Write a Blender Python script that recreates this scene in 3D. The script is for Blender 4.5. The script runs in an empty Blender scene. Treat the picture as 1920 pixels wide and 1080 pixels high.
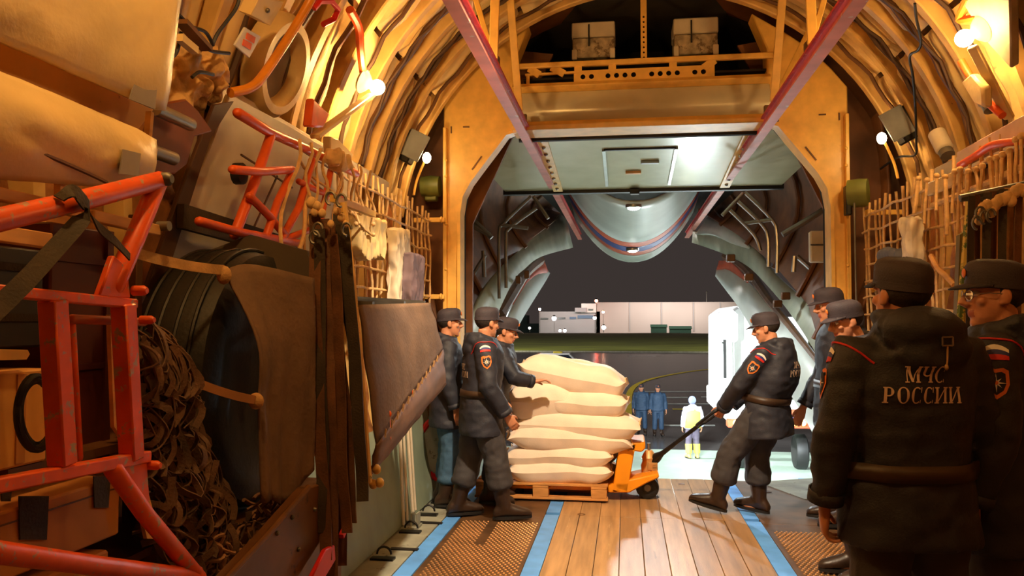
import bpy, bmesh, math, random
from math import sin, cos, pi, radians, sqrt, atan2
from mathutils import Vector as V, Matrix, noise
from mathutils.bvhtree import BVHTree
random.seed(7)
sc = bpy.context.scene
COL = sc.collection
# ------------------------------------------------------------------ camera
FOC = 1500.0
PSI, TH = radians(8.04), radians(2.48)
CAMZ = 1.6
cam_d = bpy.data.cameras.new('camera')
cam = bpy.data.objects.new('camera', cam_d)
COL.objects.link(cam)
cam.location = (0, 0, CAMZ)
cam.rotation_euler = (pi / 2 + TH, 0, PSI)
cam_d.sensor_width = 36
cam_d.lens = FOC / 1920 * 36
cam_d.clip_start = 0.05
cam_d.clip_end = 2000
sc.camera = cam
CR = cam.rotation_euler.to_matrix()
# ------------------------------------------------------------------ night sky and exposure
world = bpy.data.worlds.new('night_sky')
sc.world = world
world.use_nodes = True
bg = world.node_tree.nodes['Background']
bg.inputs[0].default_value = (0.043, 0.033, 0.030, 1)
bg.inputs[1].default_value = 1.0
sc.view_settings.view_transform = 'Standard'
sc.view_settings.look = 'None'
sc.view_settings.gamma = 1.0
sc.view_settings.use_curve_mapping = False
sc.view_settings.exposure = 0.0
sc.cycles.use_denoising = True
sc.cycles.max_bounces = 6
sc.cycles.sample_clamp_indirect = 6.0
CX = 0.2                       # centre line of the hold


def light(name, kind, loc, power, col, size=0.1, target=None, spot=None, blend=0.5):
    d = bpy.data.lights.new(name, kind)
    d.energy = power
    d.color = col
    if kind == 'AREA':
        d.size = size
    else:
        d.shadow_soft_size = size
    if spot:
        d.spot_size = radians(spot)
        d.spot_blend = blend
    o = bpy.data.objects.new(name, d)
    COL.objects.link(o)
    o.location = loc
    if target is not None:
        o.rotation_euler = (V(target) - V(loc)).to_track_quat('-Z', 'Y').to_euler()
    return o


WARM = (1.0, 0.54, 0.165)
WARM2 = (1.0, 0.78, 0.52)
COOL = (0.86, 0.97, 1.0)
# bulbs of the hold (their housings are built further down)
LAMP_L = V((-1.66, 5.2, 3.2))
LAMP_R = V((2.02, 5.05, 3.3))
SMALL_L = V((-1.78, 7.05, 3.1))
SMALL_R = V((2.12, 6.95, 3.13))
light('bulb_light', 'POINT', LAMP_L, 230, WARM, 0.06)
light('bulb_light', 'POINT', LAMP_R, 180, WARM, 0.06)
light('bulb_light', 'POINT', SMALL_L, 34, WARM, 0.04)
light('bulb_light', 'POINT', SMALL_R, 34, WARM, 0.04)
# unseen hold lamps nearer the camera, the first set to light the left covers
light('bulb_light', 'POINT', (-0.95, 1.75, 3.55), 78, WARM, 0.06)  # unseen lamp, set to light the left covers
light('bulb_light', 'POINT', (1.6, 0.6, 3.9), 26, WARM, 0.06)  # unseen lamp nearer the camera
light('ceiling_flood', 'SPOT', (-0.15, 3.7, 4.3), 1200, WARM2, 0.08, (-0.2, 6.3, 0.3), 78, 0.7)
# unseen spots under the tail and out on the apron
light('unseen_tail_spot', 'SPOT', (0.2, 13.2, 2.7), 6500, COOL, 0.08, (0.9, 18.6, -2.2), 62, 0.6)
light('unseen_tail_spot', 'SPOT', (0.2, 10.8, 2.9), 420, COOL, 0.08, (0.3, 9.5, 0), 120, 0.6)
light('unseen_apron_spot', 'SPOT', (9.0, 14.5, 3.2), 2600, COOL, 0.2, (3.9, 21.0, 0.0), 70, 0.5)
light('unseen_apron_spot', 'SPOT', (-6.5, 18.0, 4.5), 1500, COOL, 0.2, (1.2, 10.0, 0.8), 40, 0.5)
light('unseen_apron_spot', 'SPOT', (7.0, 22.0, 3.5), 1000, COOL, 0.2, (-1.0, 9.5, 1.2), 40, 0.5)
light('unseen_apron_spot', 'SPOT', (1.6, 17.5, -1.5), 850, COOL, 0.2, (0.3, 9.0, 3.3), 60, 0.6)  # added low spot, brightens the undersides of the raised doors
light('unseen_apron_spot', 'SPOT', (-1.6, 15.5, -1.6), 500, COOL, 0.2, (1.6, 9.5, 1.6), 50, 0.6)  # added low spot, brightens the side doors from below


# ------------------------------------------------------------------ helpers
def W(px, py, Y):
    """point of the plane at distance Y down the hold that the photograph shows at px, py"""
    d = CR @ V(((px - 960) / FOC, -(py - 540) / FOC, -1))
    return V((0, 0, CAMZ)) + d * (Y / d.y)


def F(px, py, z):
    d = CR @ V(((px - 960) / FOC, -(py - 540) / FOC, -1))
    return V((0, 0, CAMZ)) + d * ((z - CAMZ) / d.z)


def lin(r, g, b):
    f = lambda x: (x / 255 / 12.92) if x <= 10 else ((x / 255 + 0.055) / 1.055) ** 2.4
    return (f(r), f(g), f(b), 1)


MATS = {}


def mat(name, col, rough=0.6, metal=0.0, var=0.18, vs=5.0, bump=0.0, bs=60.0, wear=None, wt=0.62, ws=9.0,
        stretch=(1, 1, 1), coat=0.0, emit=None, es=0.0, spec=0.5, trans=0.0):
    if name in MATS:
        return MATS[name]
    m = bpy.data.materials.new(name)
    m.use_nodes = True
    nt = m.node_tree
    b = nt.nodes['Principled BSDF']
    b.inputs['Roughness'].default_value = rough
    b.inputs['Metallic'].default_value = metal
    b.inputs['Coat Weight'].default_value = coat
    b.inputs['Specular IOR Level'].default_value = spec
    b.inputs['Transmission Weight'].default_value = trans
    if emit:
        b.inputs['Emission Color'].default_value = emit
        b.inputs['Emission Strength'].default_value = es
    L = nt.links.new
    tc = nt.nodes.new('ShaderNodeTexCoord')
    mp = nt.nodes.new('ShaderNodeMapping')
    mp.inputs['Scale'].default_value = stretch
    L(tc.outputs['Object'], mp.inputs[0])
    n = nt.nodes.new('ShaderNodeTexNoise')
    n.inputs['Scale'].default_value = vs
    n.inputs['Detail'].default_value = 5
    L(mp.outputs[0], n.inputs[0])
    cr = nt.nodes.new('ShaderNodeValToRGB')
    cr.color_ramp.elements[0].position = 0.28
    cr.color_ramp.elements[1].position = 0.72
    cr.color_ramp.elements[0].color = tuple(max(0, x * (1 - var * 1.6)) for x in col[:3]) + (1,)
    cr.color_ramp.elements[1].color = tuple(min(1, x * (1 + var)) for x in col[:3]) + (1,)
    L(n.outputs[0], cr.inputs[0])
    out = cr.outputs[0]
    if wear:
        n2 = nt.nodes.new('ShaderNodeTexNoise')
        n2.inputs['Scale'].default_value = ws
        n2.inputs['Detail'].default_value = 8
        n2.inputs['Roughness'].default_value = 0.7
        L(mp.outputs[0], n2.inputs[0])
        r2 = nt.nodes.new('ShaderNodeValToRGB')
        r2.color_ramp.elements[0].position = wt
        r2.color_ramp.elements[1].position = wt + 0.05
        L(n2.outputs[0], r2.inputs[0])
        mx = nt.nodes.new('ShaderNodeMixRGB')
        mx.inputs[2].default_value = wear
        L(r2.outputs[0], mx.inputs[0])
        L(out, mx.inputs[1])
        out = mx.outputs[0]
    L(out, b.inputs['Base Color'])
    if bump:
        n3 = nt.nodes.new('ShaderNodeTexNoise')
        n3.inputs['Scale'].default_value = bs
        n3.inputs['Detail'].default_value = 4
        L(mp.outputs[0], n3.inputs[0])
        bp = nt.nodes.new('ShaderNodeBump')
        bp.inputs['Strength'].default_value = bump
        bp.inputs['Distance'].default_value = 0.02
        L(n3.outputs[0], bp.inputs['Height'])
        L(bp.outputs[0], b.inputs['Normal'])
    MATS[name] = m
    return m


PW = {}          # world matrices of what has been built


def frame_of(p0, p1, up=(0, 0, 1)):
    z = (V(p1) - V(p0)).normalized()
    x = V(up).cross(z)
    if x.length < 1e-4:
        x = V((1, 0, 0)).cross(z)
        if x.length < 1e-4:
            x = V((0, 1, 0)).cross(z)
    x.normalize()
    return x, z.cross(x), z


class MB:
    def __init__(s):
        s.v, s.f, s.m, s.cur = [], [], [], 0

    def add(s, vs, fs):
        b = len(s.v)
        s.v += [V(v) for v in vs]
        s.f += [tuple(i + b for i in f) for f in fs]
        s.m += [s.cur] * len(fs)
        return s

    def slot(s, i):
        s.cur = i
        return s

    def box(s, c, d, R=None):
        c = V(c)
        vs = []
        for k in (-1, 1):
            for j in (-1, 1):
                for i in (-1, 1):
                    p = V((i * d[0] / 2, j * d[1] / 2, k * d[2] / 2))
                    vs.append(c + (R @ p if R else p))
        return s.add(vs, [(0, 2, 3, 1), (4, 5, 7, 6), (0, 1, 5, 4), (2, 6, 7, 3), (0, 4, 6, 2), (1, 3, 7, 5)])

    def beam(s, p0, p1, w, h, up=(0, 0, 1)):
        x, y, z = frame_of(p0, p1, up)
        vs = []
        for p in (V(p0), V(p1)):
            for a, b in ((-1, -1), (1, -1), (1, 1), (-1, 1)):
                vs.append(p + x * (a * w / 2) + y * (b * h / 2))
        return s.add(vs, [(3, 2, 1, 0), (4, 5, 6, 7), (0, 1, 5, 4), (1, 2, 6, 5), (2, 3, 7, 6), (3, 0, 4, 7)])

    def loft(s, rings, caps=True, closed=True):
        n = len(rings[0])
        vs = [p for r in rings for p in r]
        fs = []
        for i in range(len(rings) - 1):
            for j in range(n if closed else n - 1):
                k = (j + 1) % n
                fs.append((i * n + j, i * n + k, (i + 1) * n + k, (i + 1) * n + j))
        if caps:
            fs.append(tuple(range(n - 1, -1, -1)))
            fs.append(tuple((len(rings) - 1) * n + j for j in range(n)))
        return s.add(vs, fs)

    def tube(s, pts, r, n=8, caps=True, flat=1.0, up=None, round_ends=False):
        pts = [V(p) for p in pts]
        m = len(pts)
        rs = list(r) if isinstance(r, (list, tuple)) else [r] * m
        if round_ends:
            d0 = (pts[0] - pts[1]).normalized()
            d1 = (pts[-1] - pts[-2]).normalized()
            a, b = pts[0], pts[-1]
            pts = [a + d0 * rs[0] * 0.95, a + d0 * rs[0] * 0.6] + pts + [b + d1 * rs[-1] * 0.6, b + d1 * rs[-1] * 0.95]
            rs = [rs[0] * 0.3, rs[0] * 0.8] + rs + [rs[-1] * 0.8, rs[-1] * 0.3]
            m = len(pts)
        rings = []
        x = None
        for i in range(m):
            t = (pts[min(i + 1, m - 1)] - pts[max(i - 1, 0)])
            if t.length < 1e-7:
                t = V((0, 0, 1))
            t.normalize()
            if x is None:
                x = V(up) if up is not None else (V((0, 0, 1)) if abs(t.z) < 0.9 else V((0, 1, 0)))
            x = x - t * x.dot(t)
            if x.length < 1e-5:
                x = t.orthogonal()
            x.normalize()
            y = t.cross(x)
            rings.append([pts[i] + x * (cos(2 * pi * k / n) * rs[i]) + y * (sin(2 * pi * k / n) * rs[i] * flat) for k in range(n)])
        return s.loft(rings, caps)

    def ribbon(s, pts, w, t, wdir):
        """flat strap of width w along wdir, thickness t"""
        pts = [V(p) for p in pts]
        rings = []
        for i, p in enumerate(pts):
            tg = (pts[min(i + 1, len(pts) - 1)] - pts[max(i - 1, 0)]).normalized()
            wd = V(wdir[i] if isinstance(wdir, list) else wdir)
            wd = wd - tg * wd.dot(tg)
            if wd.length < 1e-4:
                wd = tg.orthogonal()
            wd.normalize()
            nn = tg.cross(wd)
            rings.append([p + wd * (a * w / 2) + nn * (b * t / 2) for a, b in ((-1, -1), (1, -1), (1, 1), (-1, 1))])
        return s.loft(rings)

    def prism(s, poly, o, u, v, depth):
        o, u, v = V(o), V(u), V(v)
        nrm = u.cross(v).normalized() * depth
        n = len(poly)
        a = [o + u * p[0] + v * p[1] for p in poly]
        vs = a + [p + nrm for p in a]
        fs = [tuple(range(n - 1, -1, -1)), tuple(range(n, 2 * n))]
        fs += [(i, (i + 1) % n, n + (i + 1) % n, n + i) for i in range(n)]
        return s.add(vs, fs)

    def hull(s, pts, depth_vec):
        """polygon of world points given thickness along depth_vec"""
        n = len(pts)
        a = [V(p) for p in pts]
        d = V(depth_vec)
        fs = [tuple(range(n - 1, -1, -1)), tuple(range(n, 2 * n))]
        fs += [(i, (i + 1) % n, n + (i + 1) % n, n + i) for i in range(n)]
        return s.add(a + [p + d for p in a], fs)

    def ball(s, c, r, n=12, m=8, R=None):
        c = V(c)
        r = r if isinstance(r, (tuple, list)) else (r, r, r)
        rings = []
        for i in range(1, m):
            a = pi * i / m - pi / 2
            ring = []
            for k in range(n):
                p = V((cos(2 * pi * k / n) * cos(a) * r[0], sin(2 * pi * k / n) * cos(a) * r[1], sin(a) * r[2]))
                ring.append(c + (R @ p if R else p))
            rings.append(ring)
        lo, hi = V((0, 0, -r[2])), V((0, 0, r[2]))
        lo, hi = c + (R @ lo if R else lo), c + (R @ hi if R else hi)
        b = len(s.v)
        s.loft(rings, caps=False)
        t = b + n * (m - 1)
        s.v += [lo, hi]
        fs = [(b + (k + 1) % n, b + k, t) for k in range(n)]
        q = b + n * (m - 2)
        fs += [(q + k, q + (k + 1) % n, t + 1) for k in range(n)]
        s.f += fs
        s.m += [s.cur] * len(fs)
        return s

    def lathe(s, prof, o, axis=(0, 0, 1), n=24):
        """prof: (radius, height) pairs"""
        o, ax = V(o), V(axis).normalized()
        x = ax.orthogonal().normalized()
        y = ax.cross(x)
        rings = [[o + ax * h + x * (cos(2 * pi * k / n) * max(r, 1e-4)) + y * (sin(2 * pi * k / n) * max(r, 1e-4)) for k in range(n)] for r, h in prof]
        return s.loft(rings, caps=True)

    def grid(s, fn, nu, nv):
        vs = [fn(i / nu, j / nv) for j in range(nv + 1) for i in range(nu + 1)]
        w = nu + 1
        return s.add(vs, [(j * w + i, j * w + i + 1, (j + 1) * w + i + 1, (j + 1) * w + i) for j in range(nv) for i in range(nu)])

    def mesh(s, name, M=None):
        me = bpy.data.meshes.new(name)
        vs = [tuple(M @ v) if M else tuple(v) for v in s.v]
        me.from_pydata(vs, [], s.f)
        for p, i in zip(me.polygons, s.m):
            p.material_index = i
        me.update()
        return me

    def build(s, name, m, parent=None, bevel=0.0, thick=0.0, local=False, flat=False, sub=0, angle=42, off=0.0):
        M = None
        loc = None
        if parent is not None:
            if not local:
                M = PW[parent.name].inverted()
        else:
            lo = V((min(v.x for v in s.v), min(v.y for v in s.v), min(v.z for v in s.v)))
            hi = V((max(v.x for v in s.v), max(v.y for v in s.v), max(v.z for v in s.v)))
            loc = V(((lo.x + hi.x) / 2, (lo.y + hi.y) / 2, lo.z))
            M = Matrix.Translation(-loc)
        me = s.mesh(name, M)
        return finish(me, name, m, parent, loc, bevel, thick, flat, sub, angle, off)


def finish(me, name, m, parent=None, loc=None, bevel=0.0, thick=0.0, flat=False, sub=0, angle=42, off=0.0):
    o = bpy.data.objects.new(name, me)
    COL.objects.link(o)
    for x in (m if isinstance(m, list) else [m]):
        me.materials.append(x)
    if not flat:
        me.shade_smooth()
        me.set_sharp_from_angle(angle=radians(angle))
    if thick:
        md = o.modifiers.new('solid', 'SOLIDIFY')
        md.thickness = thick
        md.offset = off
    if bevel:
        md = o.modifiers.new('bevel', 'BEVEL')
        md.width = bevel
        md.segments = 1
        md.limit_method = 'ANGLE'
        md.angle_limit = radians(50)
    if sub:
        md = o.modifiers.new('sub', 'SUBSURF')
        md.levels = md.render_levels = sub
    if parent is not None:
        o.parent = parent
        PW[o.name] = PW[parent.name]
    else:
        o.location = loc if loc is not None else (0, 0, 0)
        PW[o.name] = Matrix.Translation(o.location)
    return o


def tag(o, label=None, cat=None, group=None, kind=None):
    if label:
        o['label'] = label
    if cat:
        o['category'] = cat
    if group:
        o['group'] = group
    if kind:
        o['kind'] = kind
    return o


def thing(name, label, cat, loc, rz=0.0, group=None):
    o = bpy.data.objects.new(name, None)
    o.empty_display_size = 0.1
    COL.objects.link(o)
    o.location = loc
    o.rotation_euler = (0, 0, rz)
    PW[o.name] = Matrix.Translation(V(loc)) @ Matrix.Rotation(rz, 4, 'Z')
    return tag(o, label, cat, group)


def holder(name, loc=(0, 0, 0)):
    o = bpy.data.objects.new(name, None)
    COL.objects.link(o)
    o.location = loc
    PW[o.name] = Matrix.Translation(V(loc))
    o['kind'] = 'structure'
    return o


def holed(name, outline, holes, depth, m, o, u, v, parent):
    """flat plate with real holes, outline and holes given in plate coordinates"""
    cu = bpy.data.curves.new(name, 'CURVE')
    cu.dimensions = '2D'
    cu.fill_mode = 'BOTH'
    cu.extrude = depth / 2
    loops = [outline] + [[(cx + r * cos(2 * pi * k / 12), cy + r * sin(2 * pi * k / 12)) for k in range(12)] for cx, cy, r in holes]
    for lp in loops:
        sp = cu.splines.new('POLY')
        sp.points.add(len(lp) - 1)
        for p, q in zip(sp.points, lp):
            p.co = (q[0], q[1], 0, 1)
        sp.use_cyclic_u = True
    ob = bpy.data.objects.new('tmp_plate', cu)
    COL.objects.link(ob)
    me = bpy.data.meshes.new_from_object(ob.evaluated_get(bpy.context.evaluated_depsgraph_get()))
    bpy.data.objects.remove(ob)
    u, v = V(u).normalized(), V(v).normalized()
    w = u.cross(v)
    T = Matrix(((u.x, v.x, w.x, o[0]), (u.y, v.y, w.y, o[1]), (u.z, v.z, w.z, o[2]), (0, 0, 0, 1)))
    me.transform(PW[parent.name].inverted() @ T)
    me.name = name
    return finish(me, name, m, parent)


def fuse(mb, voxel, smooth=2, ratio=1.0):
    """closed pieces grown into one continuous surface"""
    me = mb.mesh('tmp')
    ob = bpy.data.objects.new('tmp', me)
    COL.objects.link(ob)
    md = ob.modifiers.new('r', 'REMESH')
    md.mode = 'VOXEL'
    md.voxel_size = voxel
    if smooth:
        ms = ob.modifiers.new('s', 'SMOOTH')
        ms.factor = 0.5
        ms.iterations = smooth
    if ratio < 1:
        mdd = ob.modifiers.new('d', 'DECIMATE')
        mdd.ratio = ratio
    out = bpy.data.meshes.new_from_object(ob.evaluated_get(bpy.context.evaluated_depsgraph_get()))
    bpy.data.objects.remove(ob)
    return out


def wrinkle(me, amp, scale, stretch=(1, 1, 1), seed=0.0):
    ns = [v.normal.copy() for v in me.vertices]
    for v, n in zip(me.vertices, ns):
        p = V((v.co.x * stretch[0], v.co.y * stretch[1], v.co.z * stretch[2])) * scale + V((seed, seed * 2, 0))
        a = noise.noise(p) + 0.5 * noise.noise(p * 2.1)
        b = abs(noise.noise(p * 1.3 + V((5, 1, 9))))
        v.co += n * (amp * (a * 0.8 - b * 0.7))
    me.update()


def arc_pts(p, q, sag, n=10, dirv=(0, 0, -1)):
    p, q = V(p), V(q)
    return [p.lerp(q, i / n) + V(dirv) * (sag * 4 * (i / n) * (1 - i / n)) for i in range(n + 1)]


def spline(pts, n=6):
    pts = [V(p) for p in pts]
    out = []
    for i in range(len(pts) - 1):
        p0, p1, p2, p3 = pts[max(i - 1, 0)], pts[i], pts[i + 1], pts[min(i + 2, len(pts) - 1)]
        for k in range(n):
            t = k / n
            out.append(0.5 * ((2 * p1) + (p2 - p0) * t + (2 * p0 - 5 * p1 + 4 * p2 - p3) * t * t + (3 * p1 - p0 - 3 * p2 + p3) * t ** 3))
    out.append(pts[-1])
    return out


# ------------------------------------------------------------------ materials
M_CREAM = mat('cream_paint', lin(228, 200, 140), 0.42, var=0.12, vs=3, bump=0.15, bs=25, wear=lin(150, 110, 60), wt=0.68)
M_LINING = mat('quilted_lining', lin(222, 186, 120), 0.6, var=0.22, vs=4, bump=0.5, bs=14, wear=lin(120, 84, 44), wt=0.66, ws=5)
M_LUMP = mat('old_insulation', lin(165, 105, 52), 0.7, var=0.35, vs=6, bump=0.6, bs=16)
M_SKIN_BACK = mat('hull_primer', lin(96, 62, 30), 0.6, var=0.3, vs=5)
M_RIB = mat('rib_paint', lin(220, 180, 110), 0.5, var=0.15, vs=6, wear=lin(110, 78, 44), wt=0.66)
M_YEL = mat('yellow_paint', lin(236, 186, 92), 0.42, var=0.12, vs=8, wear=lin(140, 96, 50), wt=0.68)
M_PANEL = mat('silver_panel', lin(205, 200, 176), 0.22, metal=0.15, var=0.08, vs=4, bump=0.06, bs=6)
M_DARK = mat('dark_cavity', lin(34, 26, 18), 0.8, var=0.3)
M_TAILIN = mat('tail_lining', lin(124, 76, 38), 0.6, var=0.3, vs=3, bump=0.2, bs=10)
M_SEAL = mat('black_seal', lin(24, 18, 16), 0.55, var=0.1)
M_RED = mat('red_paint', lin(196, 52, 48), 0.4, var=0.15, vs=10, wear=lin(214, 150, 130), wt=0.6, ws=14)
M_REDB = mat('bright_red', lin(214, 30, 26), 0.5, var=0.12)
M_ORANGE = mat('orange_paint', lin(236, 92, 34), 0.38, var=0.14, vs=9, wear=lin(168, 150, 128), wt=0.57, ws=24)
M_ORANGE2 = mat('orange_paint_clean', lin(236, 96, 32), 0.42, var=0.15, vs=9, wear=lin(150, 90, 50), wt=0.7)
M_STEEL = mat('steel', lin(176, 176, 172), 0.3, metal=0.9, var=0.1)
M_STEELD = mat('dull_steel', lin(120, 116, 108), 0.5, metal=0.7, var=0.25)
M_BLACK = mat('black_rubber', lin(26, 24, 23), 0.55, var=0.2, bump=0.1)
M_BLACKM = mat('black_metal', lin(30, 28, 26), 0.4, metal=0.3, var=0.2)
M_DECK = mat('deck_plank', lin(164, 126, 84), 0.4, var=0.2, vs=2.2, stretch=(9, 0.7, 1), wear=lin(128, 98, 66), wt=0.62, ws=2.4, bump=0.12, bs=30)
M_DECK2 = mat('deck_plank_worn', lin(182, 142, 96), 0.38, var=0.2, vs=2.6, stretch=(9, 0.7, 1), wear=lin(206, 178, 138), wt=0.64, ws=3, bump=0.12, bs=30)
M_TREAD = mat('tread_plate', lin(112, 80, 52), 0.4, metal=0.35, var=0.3, vs=5)
M_STUD = mat('tread_stud', lin(196, 150, 100), 0.32, metal=0.6, var=0.1)
M_BLUE = mat('blue_stripe', lin(96, 164, 246), 0.5, var=0.14, vs=6, wear=lin(130, 106, 82), wt=0.66, ws=6)
M_FLANGE = mat('grey_deck_edge', lin(150, 150, 134), 0.6, var=0.22, vs=5, wear=lin(88, 76, 58), wt=0.6, ws=8)
M_GREENW = mat('grey_green_wall', lin(140, 152, 130), 0.5, var=0.15, vs=3)
M_PETAL = mat('white_door_skin', lin(206, 214, 206), 0.35, var=0.1, vs=2)
M_PETALIN = mat('grey_green_door_frame', lin(160, 164, 142), 0.5, var=0.14, vs=4)
M_STRO = mat('orange_band', lin(216, 96, 62), 0.4, var=0.1)
M_STRB = mat('blue_band', lin(60, 76, 150), 0.4, var=0.1)
M_CORD = mat('cream_cord', lin(226, 186, 128), 0.75, var=0.2, vs=20)
M_STRAP = mat('brown_strap', lin(104, 66, 36), 0.75, var=0.3, vs=12, bump=0.2, bs=120)
M_STRAPL = mat('pale_strap', lin(196, 152, 96), 0.75, var=0.25, vs=12, bump=0.2, bs=120)
M_STRAPD = mat('dark_strap', lin(56, 44, 28), 0.75, var=0.25, vs=12, bump=0.2, bs=120)
M_TARP = mat('canvas_cover', lin(112, 86, 66), 0.8, var=0.16, vs=5, bump=0.25, bs=40)
M_WOOD = mat('pale_wood', lin(222, 166, 96), 0.6, var=0.2, vs=3, stretch=(1, 1, 6))
M_CARD = mat('cardboard', lin(196, 132, 66), 0.75, var=0.12, vs=4)
M_REDBOX = mat('red_brown_box', lin(92, 34, 20), 0.6, var=0.2, vs=5)
M_TAPE = mat('grey_tape', lin(150, 140, 132), 0.45, var=0.15)
M_WHITE = mat('white_paint', lin(232, 232, 228), 0.4, var=0.05)
M_BOXW = mat('white_case', lin(222, 208, 184), 0.5, var=0.1, vs=6)
M_GREENB = mat('olive_paint', lin(112, 116, 52), 0.45, var=0.2)
M_BRONZE = mat('bronze_cast', lin(214, 160, 96), 0.42, metal=0.2, var=0.2)
M_JACK = mat('jack_yellow', lin(244, 152, 20), 0.4, var=0.1, wear=lin(150, 96, 40), wt=0.68)
M_SACK = mat('woven_sack', lin(246, 222, 198), 0.7, var=0.06, vs=6, bump=0.12, bs=160)
M_PALLET = mat('pallet_wood', lin(206, 142, 74), 0.7, var=0.22, vs=4, stretch=(1, 5, 5))
M_BROWNP = mat('brown_plate', lin(104, 66, 30), 0.5, var=0.25, vs=5, wear=lin(60, 38, 20), wt=0.62)
M_BULB = mat('glowing_bulb', (1, 0.8, 0.5, 1), emit=(1, 0.78, 0.42, 1), es=60)
M_GLINTW = mat('white_glint_glow', (1, 1, 1, 1), emit=(1, 0.97, 0.9, 1), es=18)
# ================================================================== the hold: shell, ribs, quilted lining
R0, ZC = 2.30, 2.35


def half(z, r=R0):
    if z >= ZC:
        return sqrt(max(r * r - (z - ZC) ** 2, 0))
    return r - 0.28 * ((ZC - z) / ZC) ** 1.5


def sect(a, r=R0):
    """point of the section: a in degrees, 0 = right at mid height, 90 = crown, 180 = left; below mid height a counts metres down"""
    return V((CX + r * cos(radians(a)), 0, ZC + r * sin(radians(a))))


def shell(name, fn, n, y0=-3.0, y1=7.46):
    mb = MB()
    mb.grid(lambda u, w: fn(u) + V((0, y0 + (y1 - y0) * w, 0)), n, 12)
    o = mb.build(name, M_SKIN_BACK)
    o['kind'] = 'structure'
    return o


RS = R0 + 0.13
ceiling = shell('ceiling', lambda u: sect(8 + 164 * u, RS), 40)
wall_left = shell('wall_left', lambda u: V((CX - half(-0.25 + 2.98 * u, RS), 0, -0.25 + 2.98 * u)), 12)
wall_right = shell('wall_right', lambda u: V((CX + half(2.73 - 2.98 * u, RS), 0, 2.73 - 2.98 * u)), 12)
mb = MB()
mb.box((CX, -3.0, 2.2), (5.2, 0.1, 5.2))
o = mb.build('wall_front', M_LUMP)
o['kind'] = 'structure'

PITCH = 0.52
rib_y = [7.28 - PITCH * i for i in range(14)]
for y in rib_y:                                   # hoops of the hull
    for side in (0, 1):
        mb = MB()
        rings = []
        for i in range(25):
            a = (6 + 84 * i / 24) if side else (174 - 84 * i / 24)
            p = sect(a, R0 - 0.02)
            q = sect(a, R0 + 0.14)
            w = 0.045
            rings.append([p + V((0, y - w, 0)), p + V((0, y + w, 0)), q + V((0, y + w * .6, 0)), q + V((0, y - w * .6, 0))])
        mb.loft(rings)
        mb.build('hull_rib', M_RIB, ceiling, bevel=0.01)
    for sgn in (-1, 1):
        mb = MB()
        mb.loft([[V((CX + sgn * (half(z) - 0.0), y - .03, z)), V((CX + sgn * (half(z) - 0.0), y + .03, z)),
                  V((CX + sgn * (half(z) + .12), y + .03, z)), V((CX + sgn * (half(z) + .12), y - .03, z))] for z in [0.05 + 0.245 * k for k in range(12)]])
        mb.build('wall_rib', M_RIB, wall_left if sgn < 0 else wall_right)

rnd = random.Random(3)
for bi, y in enumerate(rib_y[:-1]):               # quilted blankets between the hoops
    for side in (0, 1):
        for (a0, a1) in ((9, 34), (35, 61), (62, 89.5)):
            sd = rnd.random() * 50
            gap = rnd.uniform(0.0, 0.035)
            fold = rnd.choice((1, 2, 2, 3))
            y0, y1 = y - PITCH + 0.06, y - 0.06 - gap

            def fn(u, w, a0=a0, a1=a1, y0=y0, y1=y1, sd=sd, fold=fold, side=side):
                a = a0 + (a1 - a0) * w
                aa = a if side else 180 - a
                yy = y0 + (y1 - y0) * u + 0.018 * noise.noise(V((sd, w * 3, u)))
                edge = min(u, 1 - u, 0.16) / 0.16
                e2 = min(w, 1 - w, 0.08) / 0.08
                wave = 0.022 * sin(u * pi * fold * 2 + sd + 0.9 * sin(w * 4 + sd)) + 0.03 * noise.noise(V((u * 3 + sd, w * 5, sd)))
                r = R0 + 0.10 - (0.075 + wave) * sqrt(max(0, edge)) * (0.55 + 0.45 * e2)
                return sect(aa, r) + V((0, yy, 0))
            mb = MB()
            mb.grid(fn, 12, 12)
            mb.build('lining_panel', M_LINING if rnd.random() < 0.8 else M_CREAM, ceiling, angle=70)
        for (z0, z1) in ((0.35, 1.5), (1.55, 2.7)):
            sd = rnd.random() * 50

            def fn(u, w, y=y, z0=z0, z1=z1, sd=sd, side=side):
                z = z0 + (z1 - z0) * w
                e = min(u, 1 - u, w, 1 - w, 0.15) / 0.15
                h = half(z) + 0.09 - e * (0.05 + 0.07 * abs(noise.noise(V((u * 3 + sd, w * 7, sd)))))
                return V((CX + (h if side else -h), y - 0.05 - (PITCH - 0.1) * u, z))
            mb = MB()
            mb.grid(fn, 9, 14)
            mb.build('insulation_panel', M_LUMP, wall_right if side else wall_left, angle=70)
# cable looms tied along the hoops
for k, (y, r, thick) in enumerate([(7.02, R0 - .01, .016), (6.52, R0, .02), (6.44, R0 - .02, .013), (5.98, R0, .024), (5.9, R0 - .03, .012),
                                   (5.48, R0, .016), (4.94, R0, .02), (4.4, R0, .018), (3.86, R0, .02), (3.3, R0, .018)]):
    for side in (0, 1):
        mb = MB()
        pts = []
        for i in range(26):
            a = 12 + (74 - 6 * (k % 3)) * i / 25
            a = a if side else 180 - a
            pts.append(sect(a, r - 0.01 + 0.012 * sin(i * 1.7 + k)) + V((0, y + 0.025 * noise.noise(V((i * .35, k * 3.1, side))), 0)))
        mb.tube(pts, thick, 6)
        mb.build('cable_loom', mat('brown_loom', lin(74, 48, 26), .6) if k % 3 else M_SKIN_BACK, ceiling)
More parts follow.
